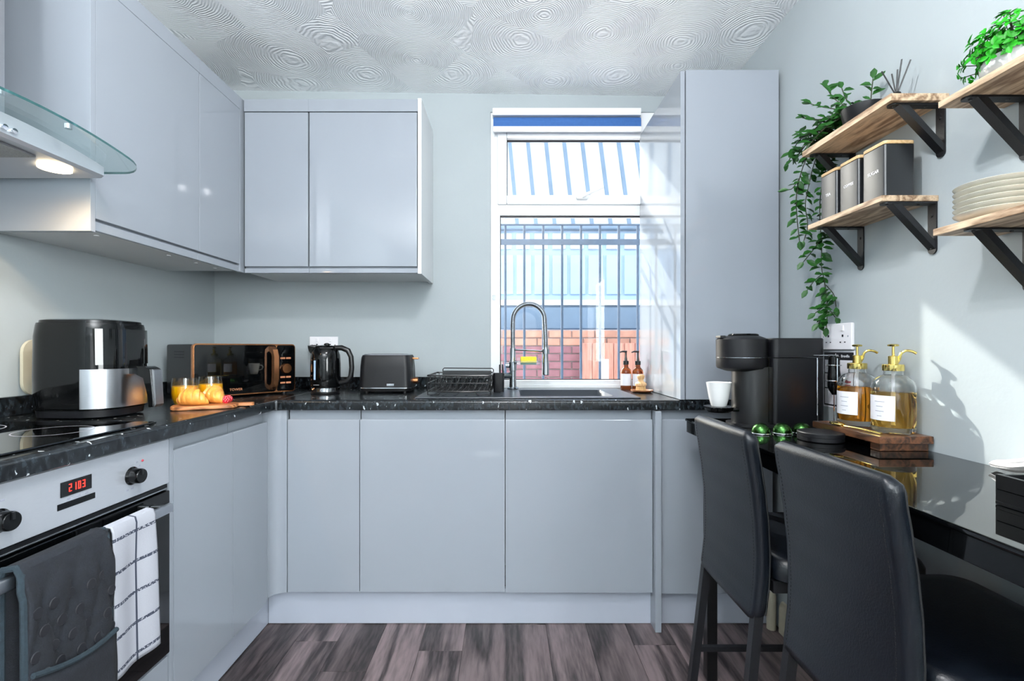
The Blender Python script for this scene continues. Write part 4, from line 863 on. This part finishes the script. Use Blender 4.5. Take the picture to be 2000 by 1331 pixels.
VINES = [
 [(1.04, 1.42, 1.84), (1.03, 1.48, 1.86), (1.02, 1.54, 1.845), (1.02, 1.585, 1.825), (1.012, 1.62, 1.80), (1.004, 1.645, 1.75), (.99, 1.65, 1.67), (.995, 1.65, 1.59), (1.003, 1.65, 1.52)],
 [(1.03, 1.42, 1.84), (1.0, 1.47, 1.87), (1.01, 1.55, 1.86), (1.045, 1.60, 1.83), (1.04, 1.635, 1.77), (1.03, 1.645, 1.70), (1.02, 1.65, 1.64), (1.035, 1.65, 1.57), (1.018, 1.65, 1.52)],
 [(1.06, 1.42, 1.84), (1.07, 1.5, 1.86), (1.075, 1.57, 1.84), (1.08, 1.605, 1.80), (1.073, 1.625, 1.74), (1.06, 1.63, 1.67), (1.06, 1.63, 1.57), (1.068, 1.63, 1.50), (1.063, 1.63, 1.43), (1.078, 1.63, 1.37), (1.087, 1.63, 1.29), (1.082, 1.63, 1.222)],
 [(1.062, 1.63, 1.52), (1.04, 1.632, 1.485), (1.008, 1.635, 1.445)], [(1.066, 1.63, 1.545), (1.09, 1.62, 1.52), (1.103, 1.615, 1.515)],
 [(1.074, 1.63, 1.405), (1.045, 1.63, 1.385), (1.022, 1.635, 1.35)], [(1.08, 1.63, 1.365), (1.104, 1.62, 1.33), (1.108, 1.62, 1.29)],
 [(1.086, 1.63, 1.29), (1.105, 1.62, 1.255)], [(1.085, 1.63, 1.30), (1.045, 1.63, 1.27)], [(1.085, 1.63, 1.27), (1.055, 1.63, 1.235)],
 [(1.045, 1.42, 1.845), (1.0, 1.45, 1.89), (.985, 1.47, 1.93), (.99, 1.49, 1.965)], [(1.05, 1.39, 1.85), (1.06, 1.40, 1.89), (1.065, 1.40, 1.935)],
 [(1.04, 1.44, 1.86), (.995, 1.50, 1.90), (.97, 1.535, 1.93)], [(1.03, 1.46, 1.86), (.98, 1.53, 1.875), (.968, 1.575, 1.905)], [(1.02, 1.52, 1.85), (.985, 1.58, 1.85), (.98, 1.62, 1.87)],
 [(1.05, 1.43, 1.85), (1.03, 1.46, 1.90), (1.03, 1.48, 1.95)], [(1.04, 1.6, 1.82), (1.0, 1.63, 1.81), (.985, 1.66, 1.80)], [(1.07, 1.6, 1.80), (1.095, 1.62, 1.74), (1.09, 1.63, 1.66), (1.085, 1.63, 1.58)],
 [(1.04, 1.45, 1.86), (1.07, 1.5, 1.885), (1.08, 1.53, 1.87)], [(1.005, 1.645, 1.74), (.985, 1.66, 1.70), (.975, 1.665, 1.70)]]
for k in range(9):
    y0_ = 1.45+.02*k; x0_ = 1.0+.09*((k*7) % 9)/9; VINES.append([(1.045, 1.42, 1.84), (x0_+.01, y0_, 1.85+.02*((k*5) % 3)), (x0_-.015, y0_+.05, 1.835+.02*((k*4) % 3)), (x0_-.02, y0_+.10, 1.812+.012*(k % 2))])
LM = [leaf_mesh(.038, .021, 'leaf', c_) for c_ in (.12, .3, -.05)]
for vi, vp in enumerate(VINES):
    sp_ = smooth_path(vp, 2); MB().tube([p-Vector((1.045, 1.41, 1.7965)) for p in sp_], .0016, 5).obj('vine', 'stem', t)
    acc = 0; gap = .0105 if vi < 3 else .0105; side = 1
    for a, b_ in zip(sp_, sp_[1:]):
        acc += (b_-a).length
        while acc > gap:
            acc -= gap; d = (b_-a).normalized(); side = -side
            rv = Vector((rnd.uniform(-1, 1), rnd.uniform(-1, 1), rnd.uniform(-1, 1)))
            o_ = Vector((side*.8, -.35*rnd.random(), .05))+d*.5+rv*.45
            if b_.x > 1.085: o_.x = -abs(o_.x)
            s_ = rnd.uniform(.6, 1.12); p = a+rv*.002
            if p.x+o_.normalized().x*.042*s_ > 1.113: o_.x = -abs(o_.x)
            if p.z < 1.835 and p.y < 1.585 and o_.z < 0: o_.z = abs(o_.z)
            leaf_obj(rnd.choice(LM), t, p, o_, Vector((-.5, -.6, .6))+rv*.35, s_)
    leaf_obj(LM[0], t, sp_[-1], sp_[-1]-sp_[-2], Vector((-.5, -.7, .4)), .9)
t = thing('bushy_plant', 'bright green bushy plant in a round white pot on the upper shelf', 'plant', (1.050, .985, 1.705))
MB().lathe([(0, 0), (.036, 0), (.052, .008), (.06, .022), (.061, .036), (.057, .044), (.054, .044), (.057, .034), (.055, .022), (.045, .010), (0, .008)], 36).obj('pot', 'ceramic', t)
LB = [leaf_mesh(.0175, .0105, 'leaf2', c_) for c_ in (.1, .3)]; BC = Vector((1.05, .985, 1.748)); fol = bmesh.new()
for k in range(120):
    a = k*2.39996; el = math.asin(max(-1, min(.98, -.14+1.1*((k+.5)/120)))); rr = .085*rnd.uniform(.72, 1.12)
    dv_ = Vector((math.cos(a)*math.cos(el), math.sin(a)*math.cos(el), math.sin(el)*1.05)); tip = BC+dv_*rr; tip.x = min(tip.x, 1.104)
    if k % 2: MB().tube([Vector((dv_.x*.02, dv_.y*.02, .035)), tip-Vector((1.05, .985, 1.705))], .001, 4).obj('stem', 'stem', t)
    for j in range(5):
        side = dv_.orthogonal(); side.rotate(Matrix.Rotation(j*1.2566+k, 3, dv_)); o_ = dv_*.45+side*.9
        if tip.x > 1.095: o_.x = -abs(o_.x)
        s_ = rnd.uniform(.75, 1.15); p = tip-dv_*.0025*j
        if k % 2: leaf_obj(rnd.choice(LB), t, p, o_, dv_, s_)
        else:
            d1 = o_.normalized(); r1 = d1.cross(dv_).normalized(); u1 = r1.cross(d1); m_ = Matrix((d1, -r1, u1)).transposed().to_4x4() @ Matrix.Scale(s_, 4); m_.translation = p-Vector((1.05, .985, 1.705))
            tb = bmesh.new(); tb.from_mesh(LB[0]); tb.transform(m_); vm = {v: fol.verts.new(v.co) for v in tb.verts}
            for f in tb.faces: fol.faces.new([vm[v] for v in f.verts])
            tb.free()
fm = MB(); fm.bm.free(); fm.bm = fol; fm.obj('inner_foliage', 'leaf2', t, kind='stuff', smooth=60, recalc=False)
# ------------------------------------------------------------------ coffee corner
t = thing('coffee_machine', 'matte black capsule coffee machine on the bar', 'coffee machine', (.88, 1.69, TZ+.001))
MB().rings([[(p[0], p[1], z) for p in rrect(.29, .13, .05, 8, .045, 0)] for z in (0, .010)]).obj('base', 'black_matte', t)
MB().rings([[(p[0], p[1], z) for p in rrect(.176-i, .142-i, .018, 6, .105, 0)] for z, i in ((.0105, .004), (.014, 0), (.236, 0))]).obj('body', 'black_matte', t)
MB().rings([[(p[0], p[1], z) for p in rrect(.176-i, .142-i, .018, 6, .105, 0)] for z, i in ((.2385, 0), (.300, 0), (.304, .005))]).obj('water_tank', 'black_matte', t)
MB().rings([[(p[0], p[1], z) for p in rrect(.15, .132, .064, 10, -.010, 0)] for z in (.0105, .205)]).obj('front_column', 'black', t)
MB().lathe([(0, .188), (.05, .190), (.078, .200), (.0815, .206), (.082, .2365), (0, .2366)], 44, (-.057, 0, 0)).obj('lower_head', 'black_matte', t)
MB().lathe([(0, .2385), (.082, .2385), (.0825, .300), (.078, .304), (.055, .313), (0, .3135)], 44, (-.057, 0, 0)).obj('upper_head', 'black_matte', t)
MB().lathe([(0, .3137), (.048, .3137), (.05, .316), (.046, .320), (0, .321)], 36, (-.05, 0, 0)).obj('head_lid', 'black_gloss', t)
MB().lathe([(.0825, .2366), (.0835, .2366), (.0835, .2384), (.0825, .2384)], 44, (-.057, 0, 0)).obj('seam_trim', 'gunmetal', t)
bx(-.139, -.120, -.02, .02, .305, .314, .002).obj('latch', 'black', t)
MB().lathe([(0, .046), (.035, .046), (.044, .052), (.047, .062), (.050, .062), (.050, .066), (0, .0655)], 36, (-.136, 0, 0)).obj('cup_tray', 'black_gloss', t)
bx(-.10, -.07, -.03, .03, .05, .064, .003).obj('tray_arm', 'black_gloss', t)
bx(.0, .001, -.0725, -.071, .02, .236).obj('side_seam', 'black_gloss', t)
t = thing('cup', 'white porcelain espresso cup on the coffee machine tray', 'cup', (.744, 1.69, TZ+.0675))
MB().lathe([(0, .002), (.024, 0), (.026, .003), (.033, .03), (.041, .078), (.0425, .084), (.0405, .084), (.038, .076), (.031, .03), (.023, .006), (0, .005)], 40).obj('bowl', 'ceramic', t)
MB().tube([(0, .036, .068), (0, .055, .07), (0, .064, .055), (0, .056, .036), (0, .034, .032)], .004, 8).obj('handle', 'ceramic', t)
for k, (x, y, w_) in enumerate(((.803, 1.522, 'the one by the stool'), (.872, 1.525, 'the middle one'), (.938, 1.53, 'the one by the round black tin'))):
    t = thing('coffee_capsule', 'green foil coffee capsule on the bar, '+w_, 'capsule', (x, y, TZ+.0005), group='coffee capsules on the bar')
    MB().lathe([(0, .004), (.027, .004), (.0265, .012), (.023, .022), (.015, .030), (.006, .0335), (0, .034)], 28).obj('dome', 'green_foil', t)
    MB().lathe([(0, 0), (.030, 0), (.0305, .002), (.029, .0038), (0, .0038)], 28).obj('rim', 'chrome', t)
t = thing('round_tin', 'flat round matte black tin on the bar beside the capsules', 'tin', (.922, 1.415, TZ+.0005)); MB().lathe([(0, 0), (.057, 0), (.0595, .002), (.0595, .0125), (.0590, .0128), (.0590, .0132), (0, .0133)], 44).obj('base', 'black_matte', t); MB().lathe([(0, .0134), (.0597, .0134), (.0600, .0138), (.0600, .0235), (.0580, .0255), (0, .0257)], 44).obj('lid', 'black_matte', t)
t = thing('frother_stand', 'thin wire frother stand on the bar behind the syrup board', 'stand', (1.06, 1.567, TZ+.0005))
MB().tube([(p[0], p[1], .003) for p in rrect(.08, .06, .02, 5)], .002, 6, True).obj('base_ring', 'chrome', t)
for y in (-.03, .03): MB().tube([(-.005 if y < 0 else -.03, y, .003), (-.005 if y < 0 else -.03, y, .238), (-.005 if y < 0 else -.03, y*.6, .246), (0, 0, .247)], .0019, 6).obj('upright', 'chrome', t)
MB().tube([(p[0], p[1]-.008, .215) for p in rrect(.04, .04, .0195, 6)], .0018, 6, True).obj('holding_ring', 'chrome', t)
MB().tube([(p[0], p[1]-.008, .165) for p in rrect(.046, .046, .022, 6)], .0018, 6, True).obj('holding_ring', 'chrome', t)
bx(-.07, .01, -.014, .0, .246, .2485, .001).obj('top_plate', 'chrome', t)
t = thing('milk_frother', 'black handheld milk frother hanging whisk down in the wire stand', 'frother', (1.06, 1.559, TZ+.10))
MB().lathe([(0, .02), (.006, .02), (.014, .034), (.0185, .046), (.0185, .08), (.0165, .1), (.016, .143), (.012, .145), (0, .145)], 28).obj('handle', 'black_gloss', t)
MB().tube([(0, 0, .02), (0, 0, -.08)], .0015, 6).obj('shaft', 'chrome', t); MB().tube([(.009*math.cos(R(a)), .009*math.sin(R(a)), -.081) for a in range(0, 360, 24)], .0013, 5, True).obj('whisk_coil', 'chrome', t)
t = thing('instruction_leaflet', 'white printed leaflet with black boxes fixed below the wall socket', 'leaflet', (WX1, 1.622, 1.045))
xw = -.0012; LY0, LY1, LZ0, LZ1 = -.078, .078, -.098, .098
bx(xw-.0008, xw+.0006, LY0, LY1, LZ0, LZ1).obj('sheet', 'paper', t)
def ink(y0, y1, z0, z1, m_='black_ink', nm='printed_box', d=.0012): return bx(xw-d, xw-.0008, y0, y1, z0, z1).obj(nm, m_, t)
ink(-.072, .072, .066, .092, nm='header_band')
text('Breville', .0135, 'paper', t, face_mtx((xw-.0012, -.034, .079), (0, -1, 0), (0, 0, 1))); text('dp', .024, 'paper', t, face_mtx((xw-.0012, .010, .079), (0, -1, 0), (0, 0, 1)))
for (a, b_, c_, d_) in ((-.072, -.068, -.03, .066), (.068, .072, -.09, .066), (-.072, .072, -.034, -.03), (-.072, .072, -.092, -.087), (-.072, -.068, -.092, -.03), (-.002, .001, -.09, .066), (-.002, .072, .018, .022), (.0, .072, -.034, -.03)): ink(a, b_, c_, d_)
for k in range(3): ink(.03, .06, .05-.008*k, .0515-.008*k, 'ink', 'text_line'); ink(-.06, -.02, -.05-.01*k, -.0485-.01*k, 'ink', 'text_line')
MB().prism([(-.02, -.004), (-.035, -.008), (-.055, -.006), (-.058, .002), (-.04, .004), (-.03, .010), (-.022, .006)], 'X', xw-.0014, xw-.0008).obj('red_drawing', 'red_ink', t)
# syrup board
t = thing('riser_board', 'dark wooden riser board carrying the syrup bottles', 'board', (1.042, 1.39, TZ))
bx(.971, 1.114, 1.255, 1.53, TZ+.020, TZ+.040, .002).obj('board', 'darkwood', t, True)
for y in (1.262, 1.488): bx(.978, 1.106, y, y+.034, TZ+.0005, TZ+.0198, .0015).obj('foot', 'darkwood', t, True)
def syrup(x, y, liq, fill, label):
    t = thing('syrup_bottle', label, 'bottle', (x, y, TZ+.0405), group='syrup bottles with gold pumps')
    bo = MB().lathe([(0, .002), (.040, 0), (.047, .003), (.0495, .012), (.0495, .0172), (0, .0172)], 64).obj('bottle_base', 'clearglass', t, smooth=50); bo.cycles.is_caustics_caster = True
    bo = MB().lathe([(.0495, fill), (.0495, .125), (.046, .141), (.034, .152), (.0225, .157), (.0215, .168), (.0195, .168), (.0205, .156), (.033, .149), (.0435, .138), (.0468, .125), (.0468, fill), (.0495, fill)], 64)
    bo = bo.obj('bottle', 'clearglass', t, smooth=50)
    li = MB().lathe([(0, .0176), (.0488, .0176), (.0495, .0182), (.0495, fill-.0012), (.0488, fill-.0005), (0, fill-.0005)], 64).obj('syrup', liq, t, smooth=50)
    for q in (bo, li): q.cycles.is_caustics_caster = True
    MB().lathe([(.0500, .035), (.0503, .035), (.0503, .102), (.0500, .102)], 24, a0=R(150), a1=R(236)).obj('label', 'paper', t, solid=.0003)
    mb = MB()
    for k, w_ in ((0, 30), (1, 20), (2, 26), (3, 14)): mb.lathe([(.0506, .085-.013*k), (.0506, .0865-.013*k)], 10, a0=R(195-w_/2), a1=R(195+w_/2))
    mb.obj('label_print', 'ink', t, kind='stuff')
    c_ = MB().lathe([(0, .1685), (.0245, .1685), (.025, .170), (.025, .184), (.0235, .186), (.0115, .187), (.0115, .208), (.009, .2095), (.0032, .21), (.0032, .234), (.012, .2355), (.0135, .239), (.010, .2415), (0, .242)], 32).obj('pump', 'gold', t)
    MB().tube(smooth_path([(.006, -.004, .188), (.011, -.008, .2), (.013, -.009, .216), (.022, -.014, .224), (.034, -.02, .2225), (.043, -.024, .216)], 2), [.0036]*17+[.003]*100 if False else .0036, 10).obj('spout', 'gold', c_)
    MB().tube([(0, 0, .168), (0, 0, .026)], .004, 10).obj('dip_tube', 'plastic_white', t)
syrup(1.058, 1.318, 'gold_liq', .112, 'pale golden syrup bottle with gold pump at the front of the riser board')
syrup(1.048, 1.440, 'amber_liq', .118, 'darker amber syrup bottle with gold pump near the leaflet')
t = thing('gold_spoon', 'gold coffee spoon lying on the riser board edge', 'spoon', (.985, 1.39, TZ+.0402), R(-86))
MB().tube([(-.02, 0, .0035), (.03, 0, .005), (.11, .004, .003)], [.0028, .0024, .0034], 8).obj('handle', 'gold', t)
MB().sphere((-.042, 0, .0065), (.026, .0155, .006), 18, 10).obj('bowl', 'gold', t)
# serving tray with napkin
t = thing('black_tray', 'black tray at the near end of the bar holding a napkin', 'tray', (.975, .63, TZ+.0005))
x0, x1, y0, y1 = -.128, .135, -.2, .205
MB().box(x0, x1, y0, y1, 0, .006, .001).box(x0, x0+.008, y0, y1, .006, .052, .0015).box(x1-.008, x1, y0, y1, .006, .052, .0015).box(x0+.008, x1-.008, y0, y0+.008, .006, .052, .0015).box(x0+.008, x1-.008, y1-.008, y1, .006, .052, .0015).obj('tray', 'black', t)
bx(x0-.0006, x0+.0004, y0+.004, y1-.004, .026, .0275).obj('side_groove', 'black_gloss', t)
t = thing('napkin', 'white cloth napkin draped from the black tray onto the bar', 'napkin', (1.04, .92, TZ+.001))
rg = []; npth = smooth_path([(1.088, 1.075, TZ+.012), (1.078, 1.02, TZ+.020), (1.062, .94, TZ+.045), (1.045, .86, TZ+.078), (1.03, .80, TZ+.082), (1.01, .70, TZ+.079), (.99, .60, TZ+.075)], 3)
for i, p in enumerate(npth):
    u = i/(len(npth)-1); q = min(1, .3+1.6*u)
    rg.append([p-Vector((1.04, .92, TZ+.001))+Vector((max(-1, math.cos(a))*.036*q*(1+.15*math.sin(3*a+u*6)+.07*math.sin(7*a-u*11)), 0, math.sin(a)*.019*q*(1+.22*math.sin(4*a+u*7)))) for a in [2*math.pi*j/28 for j in range(28)]])
rg = [[Vector((min(v.x, .075), v.y, v.z)) for v in r_] for r_ in rg]
MB().rings(rg).obj('cloth', 'napkin', t, smooth=60)
# pipe by the floor, ceiling spots, added fill uplighter behind the camera
t = thing('heating_pipe', 'white painted pipe with cream collar in the floor corner', 'pipe', (1.085, 1.975, 0)); MB().tube([(0, 0, .001), (0, 0, .34)], .011, 14).obj('pipe', 'pipe', t); MB().lathe([(0, .0), (.018, .0), (.018, .135), (.014, .15), (.011, .155)], 18).obj('collar', 'cream', t)
t = thing('ceiling_spotlight', 'white ceiling spotlight bar with two small lamps', 'lamp', (.03, .635, 2.435)); MB().cyl((0, 0, .068), (0, 0, .055), .06, n=24).obj('ceiling_plate', 'white', t); MB().tube([(.09, .055, .05), (-.09, -.055, .05)], .01, 10).obj('bar', 'white', t); MB().tube([(0, 0, .056), (0, 0, .05)], .008, 10).obj('rod', 'white', t)
for x, y in ((.07, .045), (-.07, -.045)):
    l = MB().lathe([(.012, .03), (.028, .02), (.031, -.02), (.028, -.02), (.024, .016), (.012, .025)], 20, (x, y, 0)).obj('spot_cup', 'white', t); MB().sphere((x, y, -.002), (.022, .022, .014), 14, 8).obj('bulb', 'bulb', l)
t = thing('added_uplighter', 'made-up white floor uplighter added behind the camera', 'lamp', (-.2, -1.2, 0)); MB().lathe([(0, 0), (.14, 0), (.14, .02), (.015, .03), (.012, 1.5), (.06, 1.54), (.2, 1.66), (.195, 1.665), (.05, 1.55), (0, 1.545)], 32).obj('stand', 'white', t)  # invented lamp body, added to carry the ceiling fill

bpy.data.objects['wall_right'].cycles.is_caustics_receiver = True
bpy.data.lights['sun'].cycles.is_caustics_light = True
